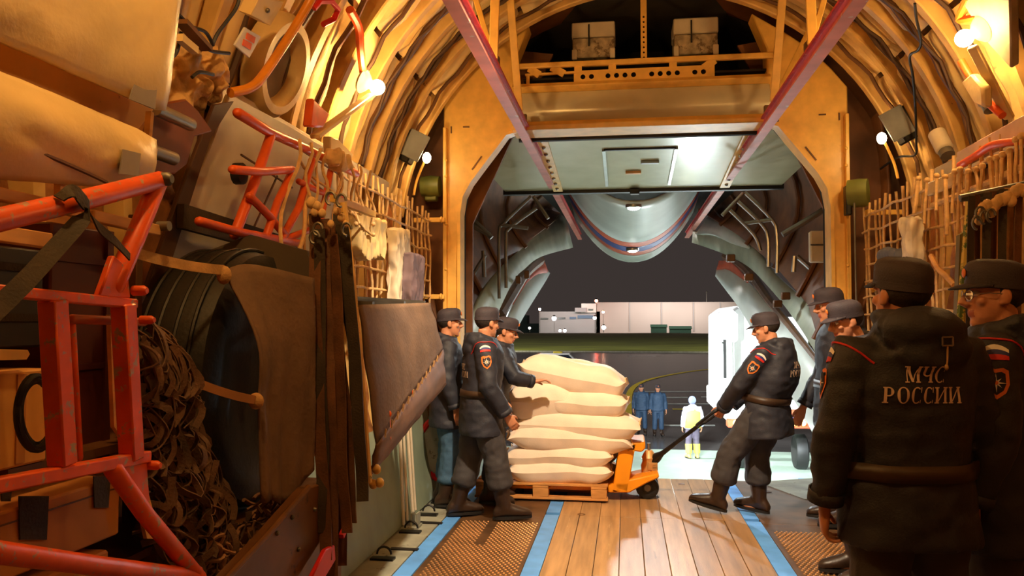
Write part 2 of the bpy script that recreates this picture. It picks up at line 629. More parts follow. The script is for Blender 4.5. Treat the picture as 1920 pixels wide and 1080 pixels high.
# edge trim where lining meets the wall
for sgn, nm in ((-1, 'trim_1'), (1, 'trim_2')):
    mb = MB()
    x = CX + sgn * (half(2.72) - 0.05)
    mb.beam((x, -1, 2.74), (x, 6.6, 2.74), 0.05, 0.13)
    o = mb.build(nm, mat('trim_grey', lin(206, 190, 168), 0.5), bevel=0.008)
    o['kind'] = 'structure'
# a side strip of grey green wall near the deck on the left
mb = MB()
mb.grid(lambda u, w: V((CX - half(0.02 + 0.78 * w) + 0.10, 4.2 + 3.2 * u, 0.02 + 0.78 * w)), 6, 4)
o = mb.build('lower_wall_panel', M_GREENW, wall_left)

# ================================================================== floor
YE = 8.43
floor = None
mb = MB()
mb.box((CX, 2.7, -0.09), (4.3, 11.46, 0.10))
floor = mb.build('floor', M_DARK)
floor['kind'] = 'structure'
xs = [CX - .75 + i * 1.5 / 9 for i in range(10)]
prev = {}
for i in range(9):
    cuts = [-2.8, 2.6, 6.72, YE]
    for j in range(3):
        mb = MB()
        mb.box(((xs[i] + xs[i + 1]) / 2, (cuts[j] + cuts[j + 1]) / 2, -0.02 + 0.0012 * ((i * 7 + j * 3) % 4)),
               (xs[i + 1] - xs[i] - .003, cuts[j + 1] - cuts[j] - .004, 0.04))
        mb.build('deck_plank', M_DECK2 if (i in (0, 1, 2, 5)) else M_DECK, floor, bevel=0.003)
for sgn in (-1, 1):
    for d, w in ((0.81, .12), (1.61, .12)):
        y1 = YE if d < 1 else YE + (0.0 if sgn < 0 else .2)
        for (a, b) in ((-2.8, 2.6), (2.605, 6.72), (6.80, y1)):
            mb = MB()
            mb.box((CX + sgn * d, (a + b) / 2, -0.02), (w - .004, b - a, 0.043))
            mb.build('blue_stripe', M_BLUE, floor)
    for (a, b) in ((-2.8, 1.2), (1.205, 3.9), (3.905, 6.66), (6.665, YE)):
        mb = MB()
        mb.box((CX + sgn * 1.21, (a + b) / 2, -0.021), (.675, b - a, 0.04))
        mb.build('tread_plate', M_TREAD, floor, bevel=0.003)
    # raised studs of the tread plates
    mb = MB()
    nx, ny = 17, 60
    for i in range(nx):
        for j in range(ny):
            x = CX + sgn * 1.21 + (i - (nx - 1) / 2) * 0.036 + (0.018 if j % 2 else 0)
            y = 4.3 + j * 0.036 if True else 0
            if 0.30 < ((i / nx) if sgn < 0 else 2) < 0.42 and j > 40:
                continue
            r, h = 0.0105, 0.006
            b = [V((x + r * cos(q * pi / 2 + .78), y + r * sin(q * pi / 2 + .78), 0.0)) for q in range(4)]
            t = [V((x + .5 * r * cos(q * pi / 2 + .78), y + .5 * r * sin(q * pi / 2 + .78), h)) for q in range(4)]
            mb.add(b + t, [(0, 1, 5, 4), (1, 2, 6, 5), (2, 3, 7, 6), (3, 0, 4, 7), (4, 5, 6, 7)])
    tag(mb.build('tread_stud', M_STUD, floor, flat=True), kind='stuff')
    # grey outer strip with lashing rings, its pale tone also carrying floodlight
    for (a, b) in ((-2.8, 2.2), (2.205, 4.9), (4.905, 6.3), (6.305, 7.42)):
        mb = MB()
        mb.box((CX + sgn * 1.86, (a + b) / 2, -0.02), (.36, b - a, 0.044))
        mb.build('lit_edge_plate', M_FLANGE, floor, bevel=0.004)
    for y in (5.3, 6.0, 6.55, 7.0):
        if sgn < 0 or y > 6.3:
            mb = MB()
            x = CX + sgn * 1.83
            mb.box((x, y, .008), (.16, .07, .016))
            mb.tube([V((x + .05 * cos(t * pi / 8), y + .03, .03 + .05 * sin(t * pi / 8))) for t in range(9)], .008, 6)
            mb.build('lashing_ring', M_BLACKM, floor)
    for y in (5.55, 6.3):
        mb = MB()
        mb.box((CX + sgn * 1.75, y, .004), (.2, .05, .012))
        mb.build('deck_slot', M_SEAL, floor)
# small recesses of the plank deck
for (px, py) in ((1090, 965), (1217, 990), (1226, 1056), (1278, 908), (1430, 957), (1440, 922)):
    p = F(px, py, 0)
    mb = MB()
    mb.lathe([(.034, 0), (.034, .0035), (.022, .0035), (.018, .001)], (p.x, p.y, 0.0), n=14)
    mb.build('deck_socket', M_BROWNP, floor)
# ramp sloping down behind the sill, and a pale plate on its right in place of floodlit deck
mb = MB()
mb.hull([(CX - 1.75, YE, -.03), (CX + 1.75, YE, -.03), (CX + 1.7, YE + 6.2, -1.9), (CX - 1.7, YE + 6.2, -1.9)], (0, 0, -.12))
o = mb.build('ramp', M_FLANGE)
o['kind'] = 'structure'
for k in range(7):
    mb = MB()
    y = YE + .5 + k * .8
    z = -.03 - (y - YE) * 1.87 / 6.2 + .02
    mb.beam((CX - 1.6, y, z), (CX + 1.6, y, z), .05, .03)
    mb.build('ramp_cleat', M_STEELD, o)
mb = MB()
mb.hull([(1.42, YE, .004), (1.30, YE - .02, .004), (1.60, 7.62, .004), (2.06, 7.55, .004), (2.06, YE + .3, .004)], (0, 0, -.02))
mb.build('lit_edge_plate', M_FLANGE, floor)  # floodlit patch of deck put into a pale plate with a slanting edge
mb = MB()
mb.box((1.83, 7.92, .006), (.12, .56, .008))
mb.build('blue_stripe', M_BLUE, floor)

# ================================================================== portal frame at the cargo sill
YF, DF = 7.46, 0.24
PCX = 0.137
portal = holder('trim_3', (CX, YF, 0))


def mirror(p):
    return V((2 * PCX - p.x, p.y, p.z))


L_out = [(832, 935), (832, 192), (856, 160), (880, 133), (907, 108), (935, 86), (992, 46), (966, 112), (966, 243), (948, 250), (928, 278), (905, 308), (880, 342), (867, 368), (862, 400), (862, 935)]
for sgn in (0, 1):
    pts = [W(x, y, YF) for x, y in L_out]
    if sgn:
        pts = [mirror(p) for p in pts][::-1]
    mb = MB()
    mb.hull(pts, (0, DF, 0))
    mb.build('portal_post', M_YEL, portal, bevel=0.012)
    m = (lambda p: mirror(p)) if sgn else (lambda p: p)
    mb = MB()                                          # flanges along the post
    a, b = m(W(835, 930, YF - .03)), m(W(835, 240, YF - .03))
    mb.beam(a, b, .035, .07, up=(0, 1, 0))
    mb.build('post_flange', M_YEL, portal, bevel=0.006)
    mb = MB()
    pp = [m(W(x, y, YF - .025)) for x, y in [(861, 930), (861, 400), (866, 368), (880, 342), (905, 308), (928, 278), (948, 252), (968, 246)]]
    mb.ribbon(pp, .05, .03, (0, 1, 0))
    mb.build('opening_flange', M_YEL, portal)
    mb = MB()
    pp = [m(W(x, y, YF + .27)) for x, y in [(868, 930), (868, 400), (874, 366), (884, 345), (908, 313), (931, 283), (952, 256), (972, 249)]]
    mb.tube(pp, .03, 8)
    mb.build('door_seal', M_SEAL, portal)
    for yy in (330, 420, 300, 505):
        mb = MB()
        q = m(W(836, yy, YF - .06))
        mb.ball(q, .016, 8, 6)
        mb.build('bolt', M_YEL, portal)
    for (x0, y0, x1, y1) in ((903, 293, 885, 318), (846, 237, 846, 250), (868, 238, 880, 238)):
        mb = MB()
        mb.beam(m(W(x0, y0, YF - .006)), m(W(x1, y1, YF - .006)), .012, .008, up=(0, 1, 0))
        mb.build('slot', M_BROWNP, portal)
# beam over the opening
x0, x1 = W(966, 240, YF).x - .02, 2 * PCX - W(966, 240, YF).x + .02
for nm, prof, m_ in (('beam_lower_lip', [(7.36, 3.40), (7.33, 3.44), (7.37, 3.48), (7.70, 3.48), (7.70, 3.40)], M_YEL),
                     ('beam_face', [(7.44, 3.48), (7.40, 3.56), (7.40, 3.66), (7.46, 3.78), (7.68, 3.78), (7.68, 3.48)], M_PANEL),
                     ('beam_upper_lip', [(7.40, 3.78), (7.36, 3.81), (7.40, 3.85), (7.72, 3.85), (7.72, 3.78)], M_YEL)):
    mb = MB()
    mb.loft([[V((x0, a, b)) for a, b in prof], [V((x1, a, b)) for a, b in prof]])
    mb.build(nm, m_, portal, bevel=0.006)
mb = MB()
mb.tube([(x0 + .02, 7.74, 3.40), (x1 - .02, 7.74, 3.40)], .03, 8)
mb.build('door_seal', M_SEAL, portal)
for px in (1452, 1458, 984):
    mb = MB()
    mb.ball(W(px, 226, 7.35), .014, 8, 6)
    mb.build('bolt', M_BROWNP, portal)

# ================================================================== platform over the beam
plat = thing('overhead_platform', 'yellow perforated rail platform across the top of the doorway beam', 'platform', (CX, 7.5, 3.85))
pl = W(1076, 155, 7.44).x
pr = W(1340, 152, 7.44).x
holes = []
for px in (1093, 1109, 1140, 1156, 1172, 1188, 1222, 1238, 1254, 1270, 1303, 1319):
    holes.append((W(px, 154, 7.44).x - CX, .055, .024))
holed('perforated_strip', [(pl - CX, 0), (pr - CX, 0), (pr - CX, .115), (pl - CX, .115)], holes, .012, M_YEL, (CX, 7.44, 3.85), (1, 0, 0), (0, 0, 1), plat)
mb = MB()
ra, rb = W(966, 127, 7.44).x, W(1455, 112, 7.44).x
mb.beam((ra, 7.44, 4.03), (rb, 7.44, 4.03), .05, .05)
mb.build('top_rail', M_YEL, plat, bevel=0.008)
for px, dx in ((1002, .05), (1046, .06), (1084, .0), (1148, .0), (1262, .0), (1330, -.05)):
    mb = MB()
    x = W(px, 135, 7.44).x
    mb.beam((x - dx, 7.44, 4.01), (x + dx, 7.44, 3.94), .07, .02, up=(0, 1, 0))
    mb.build('rail_post', M_YEL, plat)
mb = MB()
mb.beam((W(985, 155, 7.44).x, 7.44, 3.945), (W(1080, 155, 7.44).x, 7.44, 3.95), .03, .02)
mb.beam((W(990, 155, 7.44).x, 7.44, 3.85), (W(990, 155, 7.44).x, 7.44, 3.95), .03, .02, up=(0, 1, 0))
mb.build('side_bracket', M_YEL, plat)
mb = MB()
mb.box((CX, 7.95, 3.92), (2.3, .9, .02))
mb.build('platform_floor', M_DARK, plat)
# the pierced strap standing in the middle
strap = thing('pierced_strap', 'narrow yellow pierced strap hanging over the middle of the platform', 'strap', (W(1207, 110, 7.45).x, 7.45, 4.0))
sx = W(1207, 60, 7.45).x
holed('strap_body', [(-.028, 0), (.028, 0), (.028, .6), (-.028, .6)], [(0, .05 + .048 * k, .01) for k in range(9)], .01, M_YEL, (sx, 7.46, 4.02), (1, 0, 0), (0, 0, 1), strap)
# white cases on the platform
for i, (xa, xb, yt, yb, lb) in enumerate(((1072, 1153, 38, 110, 'white lidded case with a dark latch strap, on the platform left of the pierced strap'),
                                          (1263, 1347, 30, 104, 'white lidded case with a dark latch strap, on the platform right of the pierced strap'))):
    A, B = W(xa, yb, 7.75), W(xb, yt, 7.75)
    c = thing('storage_case', lb, 'case', ((A.x + B.x) / 2, 7.9, A.z - .0), 0, 'cases on the overhead platform')
    w, h = B.x - A.x, B.z - A.z
    mb = MB()
    mb.box((c.location.x, 7.93, A.z + h * .30), (w * .97, .34, h * .54))
    mb.build('case_body', mat('case_worn', lin(186, 168, 140), .6, var=.3, vs=14, wear=lin(120, 100, 78), wt=.55), c, bevel=.012)
    mb = MB()
    mb.box((c.location.x, 7.93, A.z + h * .79), (w, .36, h * .42))
    mb.build('case_lid', M_BOXW, c, bevel=.012)
    mb = MB()
    mb.box((c.location.x - w * .1, 7.745, A.z + h * .62), (.014, .012, h * .6))
    mb.build('latch_strap', M_BLACK, c)
    for q in (-1, 1):
        mb = MB()
        mb.box((c.location.x + q * w * .44, 7.76, A.z + .04), (.05, .03, .10))
        mb.build('case_foot', M_BOXW, c, bevel=.006)
# ================================================================== hoist rails under the ceiling
for side, lb in ((0, 'red hoist rail running aft along the ceiling, left of the doorway middle'), (1, 'red hoist rail running aft along the ceiling, right of the doorway middle')):
    x = CX - 1.11 if side == 0 else CX + 1.05
    rail = thing('hoist_rail', lb, 'rail', (x, 8, 3.32), 0, 'hoist rails along the ceiling')
    mb = MB()
    mb.box((x, 9.4, 3.32), (.085, 14.2, .018))
    mb.build('lower_flange', mat('pale_red_paint', lin(214, 120, 104), .35, var=.15, wear=lin(210, 190, 180), wt=.6), rail)
    mb = MB()
    mb.box((x, 9.4, 3.375), (.018, 14.2, .1))
    mb.build('web', M_RED, rail)
    mb = MB()
    mb.box((x, 9.4, 3.43), (.07, 14.2, .016))
    mb.build('upper_flange', M_RED, rail)
    for y in (4.6, 5.6, 7.2, 9.0, 11.2, 13.6):
        mb = MB()
        mb.box((x, y, 3.47), (.06, .05, .07))
        mb.build('hanger_clip', M_BROWNP, rail, bevel=.004)
    sg = -1 if side == 0 else 1
    for k, (y, dx, zt, yt) in enumerate(((5.5, .06, 4.55, 5.35), (5.55, -.32, 4.5, 5.7), (6.9, -.05, 4.5, 6.6), (6.95, -.5, 4.45, 7.1))):
        mb = MB()
        top = V((x + sg * -dx, yt, zt))
        mb.beam((x, y, 3.46), top, .065 if k % 2 == 0 else .04, .02, up=(0, 1, 0))
        mb.build('strut', M_YEL, rail, bevel=.004)

# ================================================================== tail cavity behind the portal
mb = MB()
top = [(7.7, 2.12, 4.55), (9, 2.0, 4.5), (11, 1.7, 4.3), (13, 1.35, 4.05), (15.5, 1.0, 3.9)]
for sgn in (-1, 1):
    mb = MB()
    low = [W(866, 700, 7.72), W(890, 575, 9.2), W(940, 503, 10.8), W(1000, 445, 12.6), W(1056, 402, 15.2)]
    hi = [V((CX - 2.15, 7.72, 4.0)), V((CX - 2.1, 9.2, 4.1)), V((CX - 1.8, 10.8, 4.1)), V((CX - 1.5, 12.6, 4.0)), V((CX - 1.1, 15.2, 3.9))]
    if sgn > 0:
        low, hi = [mirror(p) for p in low], [mirror(p) for p in hi]

    def fn(u, w, low=low, hi=hi, sgn=sgn):
        t = u * 4
        i = min(int(t), 3)
        a = low[i].lerp(low[i + 1], t - i)
        b = hi[i].lerp(hi[i + 1], t - i)
        p = a.lerp(b, w)
        p.x += sgn * 0.35 * sin(pi * w)
        return p
    mb.grid(fn, 16, 10)
    o = mb.build('wall_tail_left' if sgn < 0 else 'wall_tail_right', M_TAILIN, thick=.03)
    o['kind'] = 'structure'
    for k in range(5):
        u = .12 + .18 * k
        mb = MB()
        mb.tube([fn(u, w / 8) + V((-sgn * .05, 0, 0)) for w in range(9)], .03, 6)
        mb.build('tail_rib', M_TAILIN, o)
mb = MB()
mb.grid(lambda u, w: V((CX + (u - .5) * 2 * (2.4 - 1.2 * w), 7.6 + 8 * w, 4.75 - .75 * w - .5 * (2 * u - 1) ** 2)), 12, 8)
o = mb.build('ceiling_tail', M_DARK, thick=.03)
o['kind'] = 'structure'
# dark sheet standing in for the unlit hollow behind the cases
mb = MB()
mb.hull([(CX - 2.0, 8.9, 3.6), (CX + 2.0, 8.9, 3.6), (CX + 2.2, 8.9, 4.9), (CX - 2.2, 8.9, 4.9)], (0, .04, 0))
o = mb.build('dark_hollow_sheet', M_DARK)
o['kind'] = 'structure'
for sgn, nm in ((-1, 'wall_aft_left'), (1, 'wall_aft_right')):
    mb = MB()
    q = [(1.72, -.1), (1.72, 2.6), (1.3, 3.5), (.9, 4.3), (1.6, 4.4), (2.2, 3.9), (2.7, 2.6), (2.7, -.1)]
    mb.hull([V((CX + sgn * a, 7.92, b)) for a, b in q], (0, .04, 0))
    o = mb.build(nm, M_TAILIN)
    o['kind'] = 'structure'
    mb = MB()
    mb.grid(lambda u, w: sect((8 + 80 * u) if sgn > 0 else (172 - 80 * u), RS) + V((0, 7.4 + .6 * w, 0)), 14, 2)
    mb.build('hull_skin', M_TAILIN, o)
    mb = MB()
    mb.grid(lambda u, w: V((CX + sgn * half(2.75 * u, RS), 7.4 + .6 * w, 2.75 * u)), 8, 2)
    mb.build('hull_skin', M_TAILIN, o)
# ------------------------------------------------ raised pressure door
door_1 = holder('door_1', (CX, 9, 3.4))
HX = [(-1.25, 7.85, 3.52), (1.25, 7.85, 3.52), (1.42, 7.95, 3.51), (1.84, 9.05, 3.41), (1.74, 10.25, 3.30), (-1.74, 10.25, 3.30), (-1.84, 9.05, 3.41), (-1.42, 7.95, 3.51)]
mb = MB()
mb.hull([V((CX + a, b, c)) for a, b, c in HX], (0, 0, .12))
mb.build('door_panel', mat('door_cream_gloss', lin(196, 194, 158), .2, var=.06, vs=3, bump=.05, bs=5), door_1, bevel=.01)
dz = lambda y: 3.52 - (y - 7.85) * .0917
mb = MB()
mb.beam((CX - 1.76, 10.27, 3.29), (CX + 1.76, 10.27, 3.29), .10, .06)
mb.build('door_edge', M_SEAL, door_1)
for x in (-1.04, 1.04):
    mb = MB()
    mb.beam((CX + x, 7.95, dz(7.95) - .01), (CX + x, 10.2, dz(10.2) - .01), .12, .03)
    mb.build('door_rail', M_YEL, door_1)
    for k in range(9):
        mb = MB()
        y = 8.1 + k * .24
        mb.ball((CX + x, y, dz(y) - .03), .022, 8, 6)
        mb.build('rivet', M_STEEL, door_1)
ha, hb = W(1133, 283, 8.75), W(1266, 283, 8.75)
hx0, hx1 = ha.x, hb.x
y0, y1 = 8.55, 10.0
mb = MB()
mb.beam((hx0, y0, dz(y0) - .008), (hx1, y0, dz(y0) - .008), .03, .02)
mb.build('hatch_edge', M_SEAL, door_1)
for x in (hx0, hx1):
    mb = MB()
    mb.beam((x, y0, dz(y0) - .01), (x, y1, dz(y1) - .01), .035, .03)
    mb.build('hatch_hinge', M_STEEL, door_1)
mb = MB()
mb.hull([V((hx0 + .03, y0 + .04, dz(y0 + .04) - .01)), V((hx1 - .03, y0 + .04, dz(y0 + .04) - .01)), V((hx1 - .03, y1, dz(y1) - .01)), V((hx0 + .03, y1, dz(y1) - .01))], (0, 0, .008))
mb.build('hatch_panel', mat('door_cream_gloss2', lin(188, 186, 148), .22, var=.05), door_1)
for (xx, yy, w, m_) in ((hx0 + .5, 9.0, .2, M_STEEL), (hx0 + .32, 9.4, .18, M_BRONZE)):
    mb = MB()
    mb.box((xx, yy, dz(yy) - .025), (w, .07, .03))
    mb.build('hatch_handle', m_, door_1, bevel=.005)
mb = MB()
mb.box((W(1190, 357, 10.2).x, 10.2, 3.26), (.12, .1, .07))
mb.build('door_lock', M_BLACKM, door_1, bevel=.01)
# ------------------------------------------------ raised centre door of the tail: white trough with bands
door_2 = holder('door_2', (CX, 13, 3.0))
XC = W(1187, 490, 15.2).x
stops = [(0.0, .62, M_PETAL), (.62, .70, M_STRO), (.70, .79, M_STRB), (.79, .86, M_STRO), (.86, 1.0, M_PETAL)]
names = ['door_skin', 'upper_orange_band', 'blue_band', 'lower_orange_band', 'door_lip']


def trough(u, t):
    y = 10.8 + 4.4 * t
    zb = 3.22 - .47 * t ** 1.2
    e = 2 * u - 1
    return V((XC + 1.28 * e * (1 + .02 * t), y, zb + 1.30 * abs(e) ** 2.1))


for (a, b, m_), nm in zip(stops, names):
    mb = MB()
    mb.grid(lambda u, w: trough(u, a + (b - a) * w), 28, 6)
    mb.build(nm, m_, door_2, thick=.03)
for i, (px, py, y) in enumerate(((1188, 388, 10.95), (1186, 464, 14.0))):
    p = W(px, py, y)
    t = (y - 10.8) / 4.4
    p = trough(.5 + (p.x - XC) / 2.56, t)
    lt = thing('door_glint', ('round white glowing disc for a reflection high on the white door bulge', 'round white glowing disc for a reflection on the blue band of the door bulge')[i], 'lamp', p - V((0, 0, .05)))  # glowing disc stands in for a bright reflection on the door
    mb = MB()
    mb.lathe([(.09, 0), (.11, .01), (.11, .05), (.07, .07)], p - V((0, 0, .06)), n=18)
    mb.build('glint_rim', M_STEEL, lt)
    mb = MB()
    mb.ball(p - V((0, 0, .055)), (.085, .085, .03), 16, 8)
    mb.build('glint_disc', M_GLINTW, lt)


# ------------------------------------------------ side doors (clamshell petals) and their frames
def band(name, top, bot, ys, m, parent, thick=.06):
    mb = MB()
    T = spline([W(x, y, d) for (x, y), d in zip(top, ys)], 5)
    B = spline([W(x, y, d) for (x, y), d in zip(bot, ys)], 5)
    n = len(T)
    mb.loft([[T[i], T[i].lerp(B[i], .5) + V((0, -.03, .0)), B[i]] for i in range(n)], caps=False, closed=False)
    return mb.build(name, m, parent, thick=thick)


dl = holder('door_3', (CX - 1.7, 10.5, 1.5))
band('door_jamb', [(868, 628), (905, 545), (940, 500), (967, 474), (1000, 440), (1056, 398)], [(868, 720), (925, 598), (960, 528), (980, 506), (1012, 482), (1072, 465)],
     [8.3, 9.4, 10.6, 11.6, 13, 15.2], M_PETALIN, dl)
band('door_skin', [(900, 700), (944, 612), (963, 568), (986, 530), (1008, 508), (1018, 500)], [(930, 760), (957, 640), (972, 606), (996, 566), (1018, 532), (1029, 514)],
     [9.2, 10.2, 11, 12, 13.2, 14], M_PETAL, dl)
band('orange_band', [(960, 570), (986, 526), (1008, 502), (1020, 490)], [(964, 574), (988, 536), (1012, 514), (1029, 514)], [10.95, 11.95, 13.15, 13.95], M_STRO, dl, .02)
mb = MB()
mb.tube(spline([W(935, 590, 10.4), W(962, 545, 11), W(985, 510, 12), W(1012, 488, 13.4)], 4), .09, 8)
mb.build('hinge_beam', M_BROWNP, dl)
for x, y in ((938, 577), (972, 525), (988, 515)):
    mb = MB()
    q = W(x, y, 10.6)
    mb.box(q, (.07, .08, .11))
    mb.build('hinge_block', M_BROWNP, dl, bevel=.01)
dr = holder('door_4', (CX + 1.7, 10.5, 1.5))
band('door_jamb', [(1302, 432), (1345, 440), (1400, 450), (1452, 512), (1502, 556), (1552, 600), (1590, 640)], [(1300, 455), (1352, 472), (1404, 498), (1446, 540), (1486, 590), (1530, 656), (1580, 740)],
     [15.2, 14, 12.5, 11.2, 10, 8.8, 8.2], M_PETALIN, dr)
band('door_inner_panel', [(1340, 392), (1354, 408), (1380, 434), (1405, 460)], [(1306, 440), (1335, 440), (1368, 455), (1402, 466)], [15.0, 14, 13, 12.2], M_PETAL, dr)
band('door_skin', [(1346, 506), (1366, 506), (1400, 528), (1446, 574), (1480, 612), (1522, 668), (1570, 730)], [(1344, 518), (1364, 544), (1392, 582), (1425, 640), (1460, 700), (1505, 770), (1555, 862)],
     [14.2, 13.6, 12.6, 11.4, 10.4, 9.4, 8.6], M_PETAL, dr)
band('orange_band', [(1349, 489), (1366, 490), (1382, 502), (1402, 524)], [(1344, 506), (1366, 506), (1384, 518), (1402, 530)], [14.15, 13.55, 13.0, 12.5], M_STRO, dr, .02)
mb = MB()
hp = spline([W(1362, 480, 14), W(1400, 505, 13), W(1440, 560, 11.5), W(1482, 612, 10.3), W(1534, 678, 9)], 4)
mb.tube(hp, [.09 - .06 * i / (len(hp) - 1) for i in range(len(hp))], 8)
mb.build('hinge_beam', M_BROWNP, dr)
for x, y in ((1370, 484), (1404, 520), (1458, 570), (1473, 555), (1518, 655)):
    mb = MB()
    mb.box(W(x, y, 9.8), (.10, .08, .09))
    mb.build('hinge_block', M_BROWNP, dr, bevel=.01)
# pipes and rods of the tail walls
PIPES = [('left', [[(868, 398), (895, 420), (922, 446)], [(872, 414), (895, 428), (918, 440)]], .03, 'pair of steel rods leaning inside the left tail wall'),
         ('left', [[(996, 368), (945, 418), (936, 440), (936, 560)], [(1006, 390), (955, 428), (949, 450), (949, 540)], [(1000, 368), (1028, 410)], [(940, 422), (990, 428)]], .022, 'bent grey hydraulic pipes on the left tail wall'),
         ('left', [[(884, 560), (886, 520), (910, 478)], [(906, 470), (908, 520)]], .026, 'grey cranked rod low on the left tail wall'),
         ('right', [[(1396, 360), (1446, 410), (1457, 440), (1457, 512)], [(1384, 378), (1428, 420), (1440, 446), (1441, 500)], [(1369, 394), (1414, 440), (1426, 470)], [(1394, 362), (1354, 404)], [(1396, 419), (1446, 412)]], .022,
          'bent grey hydraulic pipes on the right tail wall'),
         ('right', [[(1467, 440), (1510, 415), (1552, 388)]], .035, 'long steel rod leaning inside the right tail wall'),
         ('right', [[(1494, 480), (1522, 505)], [(1490, 480), (1488, 510)], [(1522, 500), (1526, 530)]], .028, 'grey cranked rod low on the right tail wall')]
for sd, runs, r, lb in PIPES:
    mids = [W(x, y, 9.6) for run in runs for x, y in run]
    c = sum(mids, V()) / len(mids)
    t = thing('hydraulic_pipe' if 'pipe' in lb else 'steel_rod', lb, 'pipes' if 'pipe' in lb else 'rods', c)
    for run in runs:
        mb = MB()
        mb.tube(spline([W(x, y, 9.6) for x, y in run], 5), r, 8)
        mb.build('pipe', M_STEELD if sd == 'left' else M_STEEL, t)
for px0, py0, px1, py1, lb in ((866, 445, 880, 500, 'whitish equipment case on the left tail wall beside the post'), (1520, 432, 1556, 492, 'whitish equipment case on the right tail wall beside the post'),
                               (866, 540, 880, 570, 'small white box low on the left tail wall')):
    A, B = W(px0, py1, 8.6), W(px1, py0, 8.6)
    t = thing('equipment_case', lb, 'case', ((A.x + B.x) / 2, 8.65, A.z))
    mb = MB()
    mb.box(((A.x + B.x) / 2, 8.65, (A.z + B.z) / 2), (B.x - A.x, .1, B.z - A.z))
    mb.build('case_body', M_BOXW, t, bevel=.015)
    mb = MB()
    mb.box(((A.x + B.x) / 2, 8.59, A.z * .45 + B.z * .55), (B.x - A.x, .02, .015))
    mb.build('case_seam', M_STEELD, t)
# ================================================================== the apron, the grass and the building
GZ = -2.27
mb = MB()
mb.grid(lambda u, w: V((-110 + 220 * u, 6.5 + 100 * w, GZ)), 4, 4)
M_WET = mat('wet_asphalt', lin(88, 84, 82), .2, var=.35, vs=.5, stretch=(.3, 1, 1), bump=.12, bs=3)
ground = mb.build('ground', M_WET)
ground['kind'] = 'structure'
mb = MB()
mb.grid(lambda u, w: V((-220 + 440 * u, 106 + 190 * w, GZ + .06 + .2 * noise.noise(V((u * 20, w * 9, 1))))), 30, 14)
grass = mb.build('grass', mat('lawn', lin(92, 96, 24), .9, var=.3, vs=.12, bump=.4, bs=2))
grass['kind'] = 'stuff'
tag(grass, 'strip of night green grass between the wet apron and the long building', 'grass')
mb = MB()
mb.box((0, 106.0, GZ + .05), (440, .5, .2))
mb.build('apron_kerb', M_FLANGE, ground)
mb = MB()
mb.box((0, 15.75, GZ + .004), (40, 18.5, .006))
mb.build('light_pool_slab', mat('light_pool_tone', lin(190, 208, 192), .4, var=.25, vs=.6, bump=.1, bs=5), ground)  # pale slab carries the pool of light on the wet apron
mk = mat('apron_marking', lin(214, 214, 206), .4, var=.2, vs=2)
mky = mat('apron_yellow', lin(214, 190, 40), .4, var=.15, vs=2)
for (xa, xb, y) in ((1200, 1345, 734), (1245, 1290, 745), (1315, 1345, 744), (1250, 1345, 757), (1245, 1340, 797), (1180, 1230, 668)):
    A, B = F(xa, y, GZ + .01), F(xb, y, GZ + .01)
    mb = MB()
    mb.beam(A, B, .14, .012)
    mb.build('painted_line', mk, ground)
A, B = F(1262, 767, GZ + .01), F(1283, 767, GZ + .01)
mb = MB()
mb.beam(A, B, .3, .012)
mb.build('painted_line', mky, ground)
pts = [F(x, y, GZ + .012) for x, y in ((1177, 835), (1177, 790), (1178, 752), (1181, 736), (1190, 724), (1210, 714), (1240, 706), (1290, 697), (1350, 690))]
mb = MB()
mb.ribbon(spline(pts, 6), .34, .012, (1, 0, 0) if False else [V((1, 0, 0))] * 20 + [V((.7, .7, 0))] * 10 + [V((0, 1, 0))] * 19)
mb.build('painted_line', mky, ground)
YB = 330.0
SB = 1500 / 330.0
bld = thing('airport_building', 'long pale flat roofed airport building across the grass', 'building', W(1200, 622, YB))


def bbox(x0, y0, x1, y1, dep, m, nm, Y=YB, par=bld, bev=0):
    A, B = W(x0, y1, Y), W(x1, y0, Y)
    mb = MB()
    mb.box(((A.x + B.x) / 2, Y + dep / 2, (A.z + B.z) / 2), (B.x - A.x, dep, B.z - A.z))
    return mb.build(nm, m, par)


M_BLD = mat('building_wall', lin(196, 184, 176), .7, var=.05, vs=.05)
M_BLD2 = mat('building_wall_grey', lin(178, 178, 180), .7, var=.05, vs=.05)
bbox(1011, 584, 1125, 627, 40, M_BLD2, 'low_wing')
bbox(1117, 566, 1390, 627, 50, M_BLD, 'main_hall')
for x in (1180, 1240, 1300, 1350):
    bbox(x, 567, x + .8, 620, .4, M_BLD2, 'wall_joint', YB - .6)
bbox(1090, 569, 1118, 586, 12, M_WHITE, 'roof_room', YB - 1)
bbox(1078, 577, 1100, 585, 10, M_BLD2, 'roof_room', YB - 2)
mw = mat('dark_window', lin(40, 48, 60), .2)
mwb = mat('blue_window', lin(60, 96, 140), .2)
for x0, x1, y0, y1, m_ in ((1014, 1028, 596, 599, mw), (1046, 1060, 595, 598, mw), (1083, 1112, 591, 597, mwb), (1068, 1080, 594, 598, mwb), (1103, 1112, 579, 582, mw)):
    bbox(x0, y0, x1, y1, .5, m_, 'window', YB - (.4 if y0 > 585 else 1.4))
